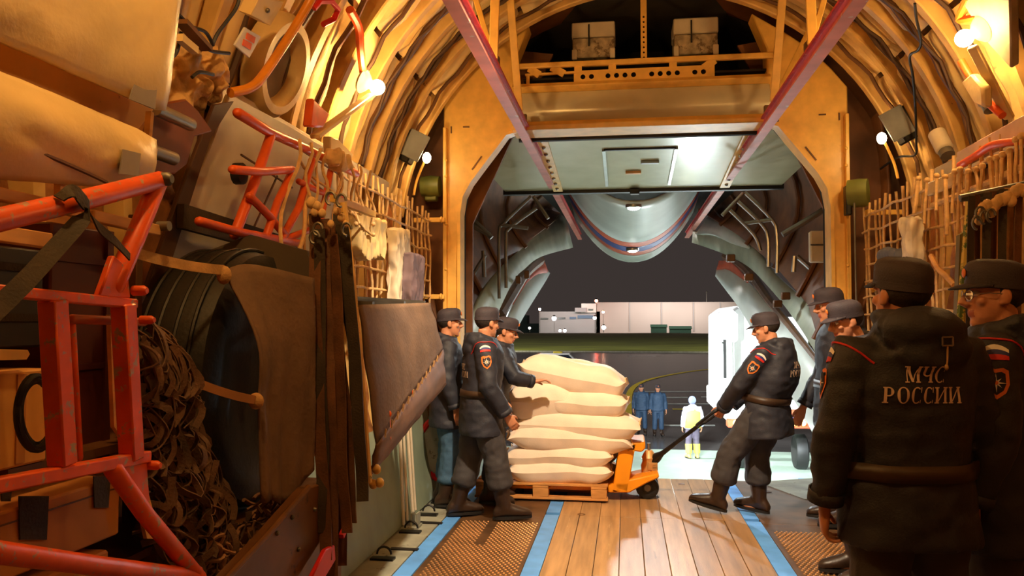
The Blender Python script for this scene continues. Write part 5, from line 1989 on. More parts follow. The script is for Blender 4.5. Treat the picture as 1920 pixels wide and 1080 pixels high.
def ob(nm, pts, r, sq=False, m=M_ORANGE, X=XO, wd=None):
    mb = MB()
    P3 = [S(x, y, X) for x, y in pts]
    if sq:
        mb.beam(P3[0], P3[1], r * 2, (wd or r) * 2, up=(1, 0, 0) if abs((P3[1] - P3[0]).normalized().z) > .8 else (0, 0, 1))
    else:
        mb.tube(P3, r, 14, round_ends=True)
    return mb.build(nm, m, st_, bevel=.004 if sq else 0)


ob('top_tube', [(-90, 434), (0, 412), (160, 374), (300, 338)], .026)
ob('raking_tube', [(296, 342), (252, 450), (214, 536)], .026, X=XO - .005)
ob('cross_bar', [(-60, 540), (250, 570)], .016, True, wd=.013)
ob('upright', [(99, 562), (117, 872)], .024, True)
ob('thin_upright', [(134, 606), (148, 858)], .010, X=XO - .06)
ob('upright', [(231, 570), (247, 862)], .024, True)
ob('cross_bar', [(-70, 922), (274, 856)], .018, True, wd=.016)
ob('brace', [(212, 880), (270, 962), (366, 1076)], .024)
ob('foot_tube', [(-90, 1018), (0, 1036), (190, 1062), (372, 1082)], .024)
ob('leg', [(366, 1076), (372, 1330)], .026)
ob('leg', [(-70, 1020), (-80, 1500)], .026)
mb = MB()
mb.hull([S(x, y, XO + .012) for x, y in ((214, 478), (240, 500), (246, 560), (186, 556))], (-.02, 0, 0))
mb.build('gusset', M_ORANGE, st_, bevel=.004)
mb = MB()
mb.hull([S(x, y, XO + .012) for x, y in ((204, 866), (276, 860), (282, 940), (262, 952))], (-.02, 0, 0))
mb.build('gusset', M_ORANGE, st_, bevel=.004)
ob('back_bar', [(134, 598), (270, 604)], .012, X=XO - .05, m=mat('orange_brown', lin(196, 92, 34), .5))
for x, y, r in ((250, 545, .014), (264, 600, .012), (276, 872, .013), (298, 336, .02)):
    mb = MB()
    p = S(x, y, XO)
    mb.lathe([(.004, 0), (r, 0), (r, .03), (r * .6, .04)], p + V((-.0, 0, 0)), (1, 0, 0), 10)
    mb.build('bolt', M_ORANGE2 if r < .018 else M_STEELD, st_)
# dark webbing looped over the stand
s_ = thing('webbing_strap', 'dark green webbing strap looped over the top orange tube', 'strap', S(150, 380, XO))
mb = MB()
mb.ribbon(spline([S(110, 372, XO + .03), S(135, 360, XO + .045), S(152, 372, XO + .045), S(160, 400, XO + .04), S(100, 470, XO + .06), S(40, 535, XO + .08), S(-40, 610, XO + .10)], 5), .04, .004, (.2, -.6, -.6))
mb.build('strap_band', M_STRAPD, s_)
mb = MB()
mb.ribbon(spline([S(158, 385, XO + .04), S(185, 425, XO + .035), S(215, 452, XO + .035), S(243, 482, XO + .03)], 5), .022, .004, (0, -.7, .6))
mb.build('strap_tail', M_STRAPD, s_)
b_ = thing('wooden_board', 'narrow splintered yellow board standing behind the orange upright', 'board', S(260, 900, -1.42))
for pts in ([(206, 590), (212, 590), (228, 820), (214, 800)], [(252, 890), (272, 900), (288, 960), (268, 980)], [(262, 950), (286, 960), (304, 1010), (276, 1010)]):
    mb = MB()
    mb.hull([S(x, y, -1.40) for x, y in pts], (-.012, 0, 0))
    mb.build('splinter', M_WOOD, b_)
# bracket with steel pins, torn lining and cables
br = thing('hinge_bracket', 'rust brown bracket plate with two steel pins left of the white wall board', 'bracket', S(335, 260, -1.7))
mb = MB()
mb.hull([S(x, y, -1.66) for x, y in ((292, 196), (350, 186), (372, 206), (400, 246), (366, 256), (352, 308), (330, 326), (282, 330), (276, 262))], (-.03, 0, 0))
mb.build('plate', mat('rust_brown', lin(122, 62, 30), .5, var=.2), br, bevel=.006)
for a, b in (((292, 204), (358, 234)), ((278, 280), (326, 298))):
    mb = MB()
    mb.tube([S(a[0], a[1], -1.6), S(b[0], b[1], -1.6)], .024, 14)
    mb.build('pin', M_STEEL, br)
mb = MB()
mb.hull([S(x, y, -1.80) for x, y in ((402, 196), (440, 190), (395, 262), (300, 562), (272, 548), (335, 370))], (-.02, 0, 0))
mb.build('dark_board', mat('dark_brown_board', lin(70, 40, 20), .6), br, bevel=.004)
mb = MB()
rr = random.Random(9)
for (x, y, a, b) in ((350, 110, .08, .09), (340, 160, .08, .10), (385, 120, .08, .09), (325, 200, .06, .07), (365, 175, .08, .08), (395, 160, .06, .08), (410, 130, .05, .07), (330, 130, .06, .08)):
    mb.ball(SH(x, y, R0 - .22), (a, a, b), 12, 8)
me = fuse(mb, .012, 1)
wrinkle(me, .045, 11, (1, 1, 1), 3)
o = finish(me, 'torn_padding', mat('padding_cloth', lin(206, 164, 104), .7, var=.3, vs=8, bump=.5, bs=20))
tag(o, 'bundle of torn insulation padding above the brown bracket', 'padding')
tg = thing('cable_tangle', 'tangle of black cables and clamps at the top left over the torn padding', 'cables', SH(370, 60) + V((.2, 0, 0)))
for pts in (((338, 30), (352, 60), (372, 78), (395, 95), (430, 100)), ((335, 28), (360, 50), (385, 60), (400, 85)), ((448, 0), (440, 20), (410, 60), (398, 85)), ((360, 145), (375, 135), (400, 140)), ((340, 60), (330, 100), (310, 110), (305, 90))):
    mb = MB()
    mb.tube(spline([SH(x, y, R0 - .32) for x, y in pts], 5), .008, 6)
    mb.build('cable', M_BLACK, tg)
mb = MB()
mb.beam(SH(340, 40, R0 - .34), SH(388, 92, R0 - .34), .05, .02)
mb.build('clamp_bar', M_BROWNP, tg)
mb = MB()
mb.beam(SH(336, 70, R0 - .34), SH(366, 95, R0 - .34), .03, .03)
mb.build('clamp_bar', M_CREAM, tg)

# white wall board and the orange ladder frame
wb = thing('wall_board', 'off white board leaning on the left wall behind the orange ladder frame', 'board', S(420, 400, -1.84))
mb = MB()
mb.hull([S(x, y, -1.87) for x, y in ((432, 176), (560, 246), (672, 316), (655, 440), (560, 530), (430, 500), (296, 552), (330, 440), (400, 262))], (-.03, 0, 0))
mb.build('board_face', mat('off_white_board', lin(196, 186, 166), .5, var=.12, vs=3), wb, bevel=.004)
for a, b in (((452, 290), (548, 352)), ((500, 240), (640, 330)), ((520, 330), (470, 440))):
    mb = MB()
    mb.beam(S(a[0], a[1], -1.815), S(b[0], b[1], -1.815), .008, .008)
    mb.build('board_seam', M_BROWNP, wb)
mb = MB()
mb.beam(S(338, 405, -1.78), S(560, 470, -1.78), .03, .10)
mb.build('dark_shelf', M_STRAPD, wb)
mb = MB()
mb.lathe([(.03, 0), (.05, .01), (.05, .05), (.03, .06)], S(437, 326, -1.79), (1, 0, 0), 14)
mb.build('black_knob', M_BLACK, wb)
ld = thing('ladder_frame', 'orange tube ladder frame stowed against the off white board', 'ladder', S(480, 350, -1.7))
for pts, r in (([(446, 212), (505, 248), (580, 282), (668, 326)], .024), ([(508, 254), (476, 345), (440, 440)], .024), ([(374, 415), (450, 436), (560, 456)], .02), ([(436, 318), (490, 322), (548, 318)], .02),
               ([(548, 322), (520, 380), (500, 442)], .02), ([(468, 368), (500, 400), (534, 440)], .02), ([(585, 300), (560, 390), (530, 445)], .02), ([(560, 340), (600, 360), (640, 370)], .016), ([(530, 450), (610, 420)], .018), ([(620, 320), (600, 420)], .018)):
    mb = MB()
    mb.tube([S(x, y, -1.69 + (.03 if r < .021 else 0)) for x, y in pts], r, 12, round_ends=True)
    mb.build('ladder_tube', M_ORANGE2, ld)

# big tyre with canvas over it
ty = thing('tyre', 'large dark tyre standing on edge, half covered by brown canvas', 'tyre', V((-1.66, 3.2, .83)))
tc_ = V((-1.66, 3.22, 1.37))
mb = MB()
mb.lathe([(.26, -.14), (.34, -.17), (.46, -.175), (.515, -.15), (.535, -.09), (.54, 0), (.535, .09), (.515, .15), (.46, .175), (.34, .17), (.26, .14)], tc_, (1, 0, 0), 56)
mb.build('carcass', M_BLACK, ty)
for dx in (-.1, -.035, .035, .1):
    mb = MB()
    mb.tube([tc_ + V((dx, cos(k * pi / 28) * .538, sin(k * pi / 28) * .538)) for k in range(57)], .008, 6)
    mb.build('tread_rib', M_BLACK, ty)
mb = MB()
mb.lathe([(.05, .02), (.25, .03), (.27, .10), (.26, .12), (.27, -.10), (.25, -.03)], tc_, (1, 0, 0), 32)
mb.build('rim', M_STEELD, ty)
mb = MB()
mb.box((-1.62, 3.3, .41), (.42, 1.2, .82))
tag(mb.build('support_chest', M_BROWNP, bevel=.01), 'low brown chest carrying the big tyre, mostly hidden by webbing', 'chest')
cv = thing('canvas_sheet', 'brown canvas sheet hung over the right half of the tyre', 'canvas', W(530, 940, 2.95))
top = [W(418, 508, 2.78), W(460, 496, 2.84), W(520, 505, 2.95), W(588, 522, 3.1)]
mid = [W(482, 640, 2.72), W(500, 640, 2.8), W(540, 645, 2.95), W(592, 650, 3.1)]
mi2 = [W(486, 760, 2.70), W(502, 770, 2.8), W(540, 770, 2.95), W(590, 770, 3.1)]
bot = [W(492, 944, 2.72), W(512, 938, 2.82), W(540, 946, 2.95), W(586, 880, 3.1)]
cols = [spline([top[i], mid[i], mi2[i], bot[i]], 6) for i in range(4)]
rows = [spline([cols[i][k] for i in range(4)], 6) for k in range(len(cols[0]))]
rows = [[p + V((.7, -.7, 0)) * (.018 * (k / len(rows)) * sin(j * 1.25 + k * .25) + .012 * noise.noise(V((j * .5, k * .4, 2)))) for j, p in enumerate(r)] for k, r in enumerate(rows)]
mb = MB()
mb.loft(rows, caps=False, closed=False)
mb.build('canvas_cloth', M_TARP, cv, thick=.008, angle=80)
mb = MB()
mb.ball(W(420, 516, 2.74), (.03, .02, .035), 8, 6)
mb.ball(W(480, 752, 2.68), (.03, .02, .03), 8, 6)
mb.build('knot', M_STRAPL, cv)
mb = MB()
mb.hull([W(470, 440, 3.3), W(575, 470, 3.35), W(592, 530, 3.3), W(420, 505, 3.2), W(390, 470, 3.2)], (0, .05, 0))
mb.build('canvas_top', mat('dark_canvas', lin(60, 48, 34), .8), cv)
for lb, a, b, w_, m_ in (('pale strap running from the orange stand to the top of the tyre canvas', W(246, 472, 2.3), W(420, 506, 2.74), .035, M_STRAPL), ('brown strap across the lower front of the tyre', W(340, 704, 2.55), W(478, 750, 2.66), .03, mat('mid_strap', lin(150, 96, 50), .7))):
    mb = MB()
    mb.ribbon(arc_pts(a, b, .01, 8), w_, .005, (0, .3, 1))
    tag(mb.build('tie_strap', m_), lb, 'strap')

# heap of webbing and ropes
rr = random.Random(21)
mb = MB()


def inside(t_):
    # centre line of the hanging bundle from its top to the floor heap
    P0 = [(285, 655), (300, 720), (312, 800), (330, 880), (345, 950), (380, 1010), (430, 1050)]
    W0 = [30, 45, 50, 58, 66, 80, 95]
    k = min(int(t_ * 6), 5)
    f = t_ * 6 - k
    return P0[k][0] + (P0[k + 1][0] - P0[k][0]) * f, P0[k][1] + (P0[k + 1][1] - P0[k][1]) * f, W0[k] + (W0[k + 1] - W0[k]) * f


for i in range(330):
    t_ = rr.random()
    x, y, w_ = inside(t_)
    x += rr.uniform(-w_, w_)
    y += rr.uniform(-30, 30)
    X = -1.46 + rr.uniform(-.07, .06)
    c = S(x, y, X)
    ln = rr.uniform(.03, .09)
    a = rr.uniform(-.7, .7) + (0 if t_ < .75 else rr.uniform(-1.2, 1.2))
    d = V((sin(a) * .7, sin(a) * .7, -cos(a)))
    s2 = V((cos(a), cos(a), sin(a))) * rr.uniform(.01, .035)
    loop = [c - d * ln, c - d * ln * .3 + s2, c + d * ln * .6 + s2 * 1.3, c + d * ln + V((rr.uniform(-.02, .03), 0, -.01)), c + d * ln * .5 - s2 * 1.2, c - d * ln * .4 - s2]
    if rr.random() < .45:
        loop = loop[:4]
    mb.ribbon(spline(loop, 3), rr.uniform(.016, .026), .004, V((rr.uniform(-1, 1), rr.uniform(-1, 0), rr.uniform(-.5, .5))))
heap = mb.build('webbing_heap', mat('dusty_webbing', lin(112, 84, 64), .8, var=.4, vs=7, bump=.2, bs=120))
tag(heap, 'heap of tangled brown cargo webbing hanging down beside the tyre', 'webbing', kind='stuff')
mb = MB()
for i in range(260):
    x, y = rr.uniform(395, 560), rr.uniform(930, 1090)
    if y < 1080 - (x - 395) * .75 + rr.uniform(-15, 15) and x > 470:
        pass
    if y < 990 - (x - 480) * .5 and x < 480:
        y = rr.uniform(1000, 1090)
    c = S(x, y, -1.42 + rr.uniform(-.06, .04))
    a = rr.uniform(0, 2 * pi)
    ln = rr.uniform(.02, .06)
    d = V((cos(a) * .6, cos(a), sin(a)))
    mb.tube(spline([c - d * ln, c + V((rr.uniform(-.02, .02), 0, rr.uniform(-.01, .03))), c + d * ln], 3), rr.uniform(.005, .009), 5)
heap2 = mb.build('rope_heap', mat('rope_fibre', lin(150, 108, 76), .85, var=.35, vs=9))
tag(heap2, 'heap of frayed brown rope at the foot of the tyre', 'rope', kind='stuff')
# slanting brown plate, red bar
cp = thing('loading_plate', 'slanting brown metal plate below the tyre canvas', 'plate', S(540, 1000, -1.22))
mb = MB()
mb.hull([S(x, y, -1.22) for x, y in ((415, 1096), (497, 1008), (578, 914), (640, 896), (636, 950), (604, 1012), (548, 1100))], (-.05, 0, 0))
mb.build('plate_face', M_BROWNP, cp, bevel=.006)
mb = MB()
mb.tube([S(418, 1092, -1.21), S(497, 1008, -1.21), S(578, 914, -1.21)], .012, 8)
mb.build('rolled_edge', M_BROWNP, cp)
for x, y in ((520, 1000), (548, 970), (560, 1030), (590, 955)):
    mb = MB()
    mb.ball(S(x, y, -1.217), .009, 8, 6)
    mb.build('rivet', M_STEELD, cp)
rb = thing('red_bar', 'bright red bar leaning below the hanging dark straps', 'bar', S(620, 1040, -1.16))
mb = MB()
mb.hull([S(x, y, -1.16) for x, y in ((582, 1090), (612, 1030), (628, 1022), (630, 1050), (606, 1090))], (-.02, 0, 0))
mb.build('red_face', M_REDB, rb, bevel=.004)
mb = MB()
mb.beam(S(640, 1006, -1.15), S(662, 958, -1.15), .02, .02)
mb.build('red_edge', M_REDB, rb)

# hanging dark straps with ratchets
STR = [((590, 400), (592, 600), (600, 800), (612, 1050), .05, M_STRAP), ((604, 410), (612, 600), (618, 760), (622, 1080), .055, M_STRAP), ((618, 420), (630, 600), (648, 760), (660, 980), .05, M_STRAP),
       ((634, 400), (642, 520), (660, 640), (668, 760), .045, M_STRAPD), ((600, 430), (600, 640), (606, 860), (598, 1000), .045, M_STRAPD), ((624, 440), (636, 640), (640, 820), (650, 1000), .05, M_STRAP), ((642, 420), (656, 560), (672, 780), (680, 940), .05, M_STRAPD), ((610, 640), (620, 780), (634, 900), (640, 1060), .05, mat('red_brown_strap', lin(92, 50, 30), .75))]
wh = ('leftmost of the long dark straps hanging before the canvas sheet', 'second long brown strap from the left, under the cream knots', 'third long brown strap, bowing out beside the pale seat edge', 'short dark strap folded at its lower end beside the pale seat edge',
      'dark strap behind the leftmost ones', 'brown strap in the middle of the hanging bundle', 'rightmost dark strap of the bundle, touching the pale seat edge', 'red brown strap low in the hanging bundle')
for i, (a, b, c, d, w_, m_) in enumerate(STR):
    yy = 3.18 + .05 * (i % 4)
    mb = MB()
    pts = spline([W(p[0], p[1], yy - .03 * k) for k, p in enumerate((a, b, c, d))], 6)
    mb.ribbon([p + V((0, .008 * sin(k * .9 + i), 0)) for k, p in enumerate(pts)], w_, .006, (1, .35 * sin(i * 2.1), 0))
    tag(mb.build('hanging_strap', m_), wh[i], 'strap', 'long dark straps hanging on the left')
hk = thing('strap_hooks', 'cluster of cream rope knots and steel hooks from which the dark straps hang', 'hooks', W(605, 400, 3.2))
for x, y, r in ((584, 380, .024), (594, 386, .02), (604, 400, .018), (590, 398, .018), (632, 396, .016), (640, 408, .018), (620, 420, .016), (648, 420, .014)):
    mb = MB()
    mb.ball(W(x, y, 3.16), (r, r * .8, r * 1.1), 8, 6)
    mb.build('knot', M_CORD, hk)
for x, y in ((620, 372), (640, 376), (596, 430), (590, 445), (650, 430)):
    mb = MB()
    c = W(x, y, 3.12)
    mb.tube([c + V((.02 * cos(k * pi / 6), 0, .026 * sin(k * pi / 6))) for k in range(10)], .006, 6)
    mb.build('hook', M_STEELD, hk)
# folded side seat: pale edge frame and canvas
sf = thing('folding_seat', 'folded brown canvas side seat with a pale chipped edge frame', 'seat', W(700, 900, 3.6))
mb = MB()
mb.tube([W(644, 380, 3.5), W(660, 520, 3.5), W(676, 700, 3.5), W(690, 905, 3.5)], [.016, .017, .018, .02], 8)
M_PALEEDGE = mat('chipped_cream', lin(236, 192, 110), .5, var=.1, wear=lin(80, 90, 40), wt=.62, ws=26)
mb.build('edge_frame', M_PALEEDGE, sf)
mb = MB()
mb.beam(W(624, 372, 3.5), W(700, 402, 4.2), .03, .03)
mb.build('head_bar', M_YEL, sf)
TL, TR, BR, BL = W(672, 572, 3.55), W(806, 568, 5.4), W(830, 655, 5.5), W(706, 832, 3.6)
quad_bulge([TL, TR, BR, BL], .03, (.8, -.4, 0), 12, 9, 8, .012).build('seat_canvas', M_TARP, sf, thick=.01, angle=80)
BR2, BL2 = W(836, 720, 5.5), W(692, 895, 3.6)
quad_bulge([BL, BR, BR2, BL2], .03, (.8, -.4, 0), 12, 4, 9, .014).build('lower_flap', mat('brown_leather', lin(104, 66, 28), .6, var=.25, vs=6, wear=lin(170, 110, 40), wt=.7), sf, thick=.01, angle=80)
for k in range(12):
    f = .06 + .07 * k
    p = BL.lerp(BR, f) + V((.02, -.02, .012))
    mb = MB()
    mb.beam(p + V((0, 0, -.018)), p + V((.004, 0, .022)), .012, .006)
    mb.build('lace', M_STRAPL, sf)
for (x, y0, y1, Y) in ((727, 776, 824, 3.85), (768, 735, 776, 4.4)):
    mb = MB()
    mb.ball(W(x, y0, Y), (.02, .01, .02), 8, 6)
    mb.beam(W(x, y0, Y), W(x + 2, y1, Y), .022, .008, up=(0, 1, 0))
    mb.build('pull_tag', M_ORANGE2, sf)
for x, y in ((700, 908), (712, 905), (706, 880)):
    mb = MB()
    mb.ball(W(x, y, 3.62), (.022, .02, .024), 8, 6)
    mb.build('foot_knob', M_YEL, sf)
for f in (.15, .55, .9):
    p = TL.lerp(TR, f)
    mb = MB()
    mb.beam(p, V((CX - half(p.z, R0) + .0, p.y + .05, p.z + .05)), .03, .03)
    mb.build('hinge_arm', M_STEELD, sf)
# steel poles in a bracket on the deck edge
sp_ = thing('steel_poles', 'bright steel twin poles standing in a bracket on the left deck edge', 'poles', F(764, 990, 0))
for a, b in (((750, 812), (757, 984)), ((757, 812), (764, 976)), ((764, 805), (774, 962)), ((770, 806), (779, 956))):
    mb = MB()
    Yp = 6.1 if a[0] < 760 else 6.25
    p, q = W(a[0], a[1], Yp), W(b[0], b[1], Yp)
    mb.tube([p + (p - q) * .7, q], .014 if a[0] in (750, 764) else .010, 10)
    mb.build('pole', mat('bright_pole', lin(220, 206, 182), .3, metal=.25, var=.08), sp_)
mb = MB()
for x in (750, 760, 774, 784):
    q = W(x, 984 - (x - 750) * .5, 6.15)
    mb.box((q.x, 6.15, .06), (.012, .1, .12))
mb.box((W(766, 985, 6.15).x, 6.15, .012), (.18, .16, .02))
mb.build('pole_bracket', M_FLANGE, sp_)
mb = MB()
p = W(742, 920, 6.75)
mb.lathe([(.05, 0), (.075, .02), (.075, .36), (.05, .4)], (p.x, 6.75, .02), n=18)
tag(mb.build('blue_drum', mat('dark_blue_paint', lin(34, 52, 110), .5)), 'dark blue cylinder standing at the left wall beyond the steel poles', 'cylinder')
rd = thing('hose_reel', 'red rimmed pale disc standing at the left wall behind the figure in jeans', 'disc', F(832, 905, 0) + V((0, .5, 0)))
rc = W(838, 838, 7.25)
mb = MB()
mb.lathe([(.05, 0), (.24, 0), (.25, .03), (.05, .05)], rc, (.35, -.94, 0), 32)
mb.build('disc_face', M_FLANGE, rd)
mb = MB()
x_, y_, z_ = frame_of((0, 0, 0), (.35, -.94, 0))
mb.tube([rc + x_ * (.26 * cos(k * pi / 16)) + y_ * (.30 * sin(k * pi / 16)) for k in range(33)], .028, 8)
mb.build('red_rim', M_REDB, rd)

# ------------------------------------------------ left cargo net, hanging cords, cloths
def net(label, X, ya, yb, z0, z1, nv, nh, seed, catz=None):
    rr = random.Random(seed)
    t = thing('cargo_net', label, 'net', (X, (ya + yb) / 2, z0))
    sg = 1 if X < 0 else -1
    for i in range(nv):
        y = ya + (yb - ya) * i / (nv - 1) + rr.uniform(-.02, .02)
        mb = MB()
        zt = z1 + rr.uniform(-.03, .05)
        mb.tube([V((X + sg * .03 * noise.noise(V((i * .7, k * .4, seed))), y + .035 * noise.noise(V((i, k * .35, seed))), zt + (z0 - rr.uniform(0, .04) - zt) * k / 8)) for k in range(9)], rr.choice((.009, .010, .012)), 6)
        mb.build('vertical_cord', M_CORD, t)
    for j in range(nh):
        z = z0 + (z1 - z0) * (j + .3) / nh
        mb = MB()
        mb.tube([V((X + sg * (.012 + .03 * noise.noise(V((k * .4, j, seed + 4)))), ya + (yb - ya) * k / 16, z + .03 * noise.noise(V((k * .5, j * 2, seed))))) for k in range(17)], .010, 6)
        mb.build('horizontal_cord', M_CORD, t)
    return t


net('cream rope cargo net along the left wall up to the doorway', -1.83, 4.95, 7.32, 1.66, 2.66, 19, 7, 2)
hc = thing('cord_bundle', 'loose cream cords hanging from the left wall trim over the orange ladder', 'cords', S(600, 300, -1.72))
for i, (a, b, r) in enumerate((((562, 262), (515, 500), .010), ((578, 268), (582, 420), .009), ((596, 280), (550, 505), .011), ((612, 285), (606, 400), .009), ((628, 292), (640, 380), .009), ((640, 300), (628, 440), .010), ((656, 306), (668, 420), .009), ((672, 312), (676, 400), .008), ((690, 320), (700, 420), .009), ((560, 300), (660, 400), .008), ((580, 330), (700, 440), .008), ((600, 300), (570, 480), .008))):
    mb = MB()
    p, q = S(a[0], a[1], -1.66), S(b[0], b[1], -1.6)
    pts = [p.lerp(q, k / 8) + V((.02 * sin(k + i), .02 * noise.noise(V((k * .5, i, 0))), 0)) for k in range(9)]
    mb.tube(pts, r, 6)
    mb.ball(q, r * 1.8, 8, 6)
    mb.build('cord', M_CORD, hc)
for nm, lb, pts, X, m_ in (('cloth_roll', 'pale grey cloth roll standing in the left cargo net', [(724, 428), (750, 432), (752, 570), (726, 570)], -1.78, M_BOXW), ('hung_cloth', 'grey violet cloth hanging over the net above the folded seat', [(754, 476), (778, 480), (776, 580), (750, 580)], -1.70, mat('grey_violet', lin(110, 92, 100), .8)),
                           ('hung_cloth', 'yellowish cloth bundle draped high in the left net', [(648, 395), (704, 416), (700, 492), (690, 478), (668, 492), (652, 470)], -1.72, M_CREAM), ('hung_cloth', 'cream rag tied to the trim above the orange ladder', [(606, 276), (634, 290), (636, 318), (616, 322), (606, 300)], -1.66, M_CORD)):
    P3 = [S(x, y, X) for x, y in pts]
    c = sum(P3, V()) / len(P3)
    mb = MB()
    mb.hull(P3, (.09, 0, 0))
    me = fuse(mb, .016, 3)
    wrinkle(me, .03, 9, (1, 3, .6), len(lb))
    tag(finish(me, nm, m_), lb, 'cloth')
for i, (z, lb) in enumerate(((W(815, 411, 7.3).z, 'upper yellow bar between the left net and the doorway post'), (W(815, 556, 7.3).z, 'lower yellow bar between the left net and the doorway post'))):
    mb = MB()
    mb.beam((-1.98, 7.36, z), (-1.68, 7.36, z), .03, .045)
    mb.tube([(-1.72, 7.34, z), (-1.70, 7.34, z)], .03, 8)
    tag(mb.build('net_bar', M_YEL, bevel=.004), lb, 'bar', 'bars beside the left doorway post')
gb = thing('winch_box', 'olive green winch box in the dark beside the left doorway post', 'box', W(808, 360, 7.6))
c = W(808, 350, 7.62)
mb = MB()
mb.lathe([(.04, -.1), (.1, -.09), (.11, 0), (.1, .09), (.04, .1)], c, (1, 0, 0), 18)
mb.build('drum', M_GREENB, gb)
mb = MB()
mb.box(c + V((0, .02, -.1)), (.12, .1, .08))
mb.build('drum_base', M_GREENB, gb, bevel=.01)

# ------------------------------------------------ fittings on the left lining
def inward(p):
    return (V((CX, p.y, ZC)) - p).normalized()


def fixture(label, bulb, orange, bar):
    t = thing('hold_lamp', label, 'lamp', bulb)
    n = inward(bulb)
    mb = MB()
    mb.ball(bulb, .052, 16, 12)
    mb.build('bulb', M_BULB, t)
    b = bulb - n * .12 + V((0, 0, .04))
    mb = MB()
    mb.lathe([(.07, -.02), (.085, .0), (.06, .03), (.035, .05), (.03, .075)], bulb - n * .11, n, 20)
    mb.build('reflector', M_BOXW, t)
    mb = MB()
    mb.tube(spline(orange, 5), .028, 8)
    mb.build('orange_conduit', M_ORANGE2, t)
    mb = MB()
    mb.beam(bar[0], bar[1], .06, .03)
    mb.build('support_bar', M_CREAM, t, bevel=.006)
    return t


fixture('bare glowing lamp on the left lining above the orange ladder', LAMP_L, [SH(656, 18, R0 - .1), SH(672, 50, R0 - .12), SH(676, 92, R0 - .14), LAMP_L + V((-.1, 0, .1))], (LAMP_L + V((-.03, -.03, -.06)), S(590, 256, -1.72)))
fixture('bare glowing lamp on the right lining above the orange ledge', LAMP_R, [SH(1818, -5, R0 - .1), SH(1800, 36, R0 - .12), LAMP_R + V((.08, 0, .12))], (LAMP_R + V((.03, -.03, -.06)), SH(1893, 222, R0 - .1)))
for lb, bulb, sg in (('black floodlight box with a pale face on the left lining near the doorway', SMALL_L, 1), ('black floodlight box with a pale face on the right lining near the doorway', SMALL_R, -1)):
    t = thing('flood_box', lb, 'floodlight', bulb + V((-sg * .1, -.1, .1)))
    R = Matrix.Rotation(radians(28 * sg), 3, 'Y')
    c = bulb + V((-sg * .12, -.10, .12))
    mb = MB()
    mb.box(c + V((-sg * .09, .03, 0)), (.30, .16, .28), R)
    mb.build('housing', M_BLACKM, t, bevel=.012)
    mb = MB()
    mb.box(c + R @ V((sg * .06, -.06, -.01)), (.19, .03, .25), R)
    mb.build('pale_face', mat('blue_grey_panel', lin(150, 158, 164), .35), t, bevel=.006)
    mb = MB()
    mb.ball(bulb, (.04, .03, .05), 12, 8)
    mb.build('bulb', M_BULB, t)
    mb = MB()
    mb.tube(spline([bulb + V((-sg * .02, 0, -.03)), bulb + V((-sg * .1, .03, -.2)), bulb + V((-sg * .12, .0, -.34))], 4), .012, 6)
    mb.build('flex', M_YEL, t)
pc_ = SH(512, 122)
n_ = inward(pc_)
ph = thing('porthole', 'round grey porthole in a deep cream bezel on the upper left lining', 'porthole', pc_)
mb = MB()
mb.lathe([(.30, -.02), (.30, .04), (.26, .09), (.215, .09), (.19, .0), (.19, -.04)], pc_, n_, 40)
mb.build('bezel', M_CREAM, ph)
mb = MB()
mb.lathe([(.0, -.02), (.20, -.02), (.20, .0), (.0, .004)], pc_, n_, 36)
mb.build('pane', mat('grey_pane', lin(120, 112, 108), .25), ph)
mb = MB()
mb.tube(spline([SH(606, -50, R0 - .3), SH(580, 4, R0 - .3), SH(545, 64, R0 - .3), SH(496, 138, R0 - .3), SH(470, 164, R0 - .28), SH(432, 174, R0 - .25)], 6), .024, 12)
tag(mb.build('curved_pole', mat('amber_pole', lin(240, 150, 36), .35)), 'amber curved pole crossing before the porthole', 'pole')
for lb, pts, m_ in (('white tag plate with red print left of the porthole', [(456, 50), (486, 68), (464, 108), (436, 84)], M_WHITE), ('yellow cream junction box at the top left of the porthole', [(462, -14), (510, -4), (484, 40), (446, 20)], M_CREAM)):
    P3 = [SH(x, y, R0 - .2) for x, y in pts]
    c = sum(P3, V()) / 4
    t = thing('wall_plate', lb, 'plate', c)
    mb = MB()
    mb.hull(P3, inward(c) * (.012 if m_ is M_WHITE else .07))
    mb.build('plate_body', m_, t, bevel=.003)
    if m_ is M_WHITE:
        for u in (.3, .62):
            q = P3[0].lerp(P3[1], .5).lerp(P3[3].lerp(P3[2], .5), u) + inward(c) * .013
            mb = MB()
            mb.beam(q - (P3[1] - P3[0]) * .25, q + (P3[1] - P3[0]) * .25, .03, .006, up=inward(c))
            mb.build('red_print', M_ORANGE2, t)
    else:
        mb = MB()
        q = c + inward(c) * .075
        mb.ball(q, .012, 8, 6)
        mb.build('screw', M_STEELD, t)
mb = MB()
mb.tube([SH(x, y, R0 - .18) for x, y in ((588, 16), (600, 2), (622, 2), (634, 18), (626, 36), (606, 46))], .018, 6)
tag(mb.build('grab_bar', M_REDB), 'red cranked grab bar high on the left lining above the porthole', 'bar')
mb = MB()
mb.hull([S(x, y, -1.74) for x, y in ((572, 184), (584, 196), (604, 214), (592, 240), (566, 238))], (.05, 0, 0))
tag(mb.build('orange_bracket', M_ORANGE2, bevel=.01), 'small orange bracket under the left hold lamp', 'bracket')
mb = MB()
mb.hull([S(x, y, -1.8) for x, y in ((604, 256), (622, 262), (650, 290), (640, 312), (606, 290))], (.05, 0, 0))
tag(mb.build('cream_locker', M_CREAM, bevel=.008), 'small cream cover plate on the lining just above the left trim', 'plate')
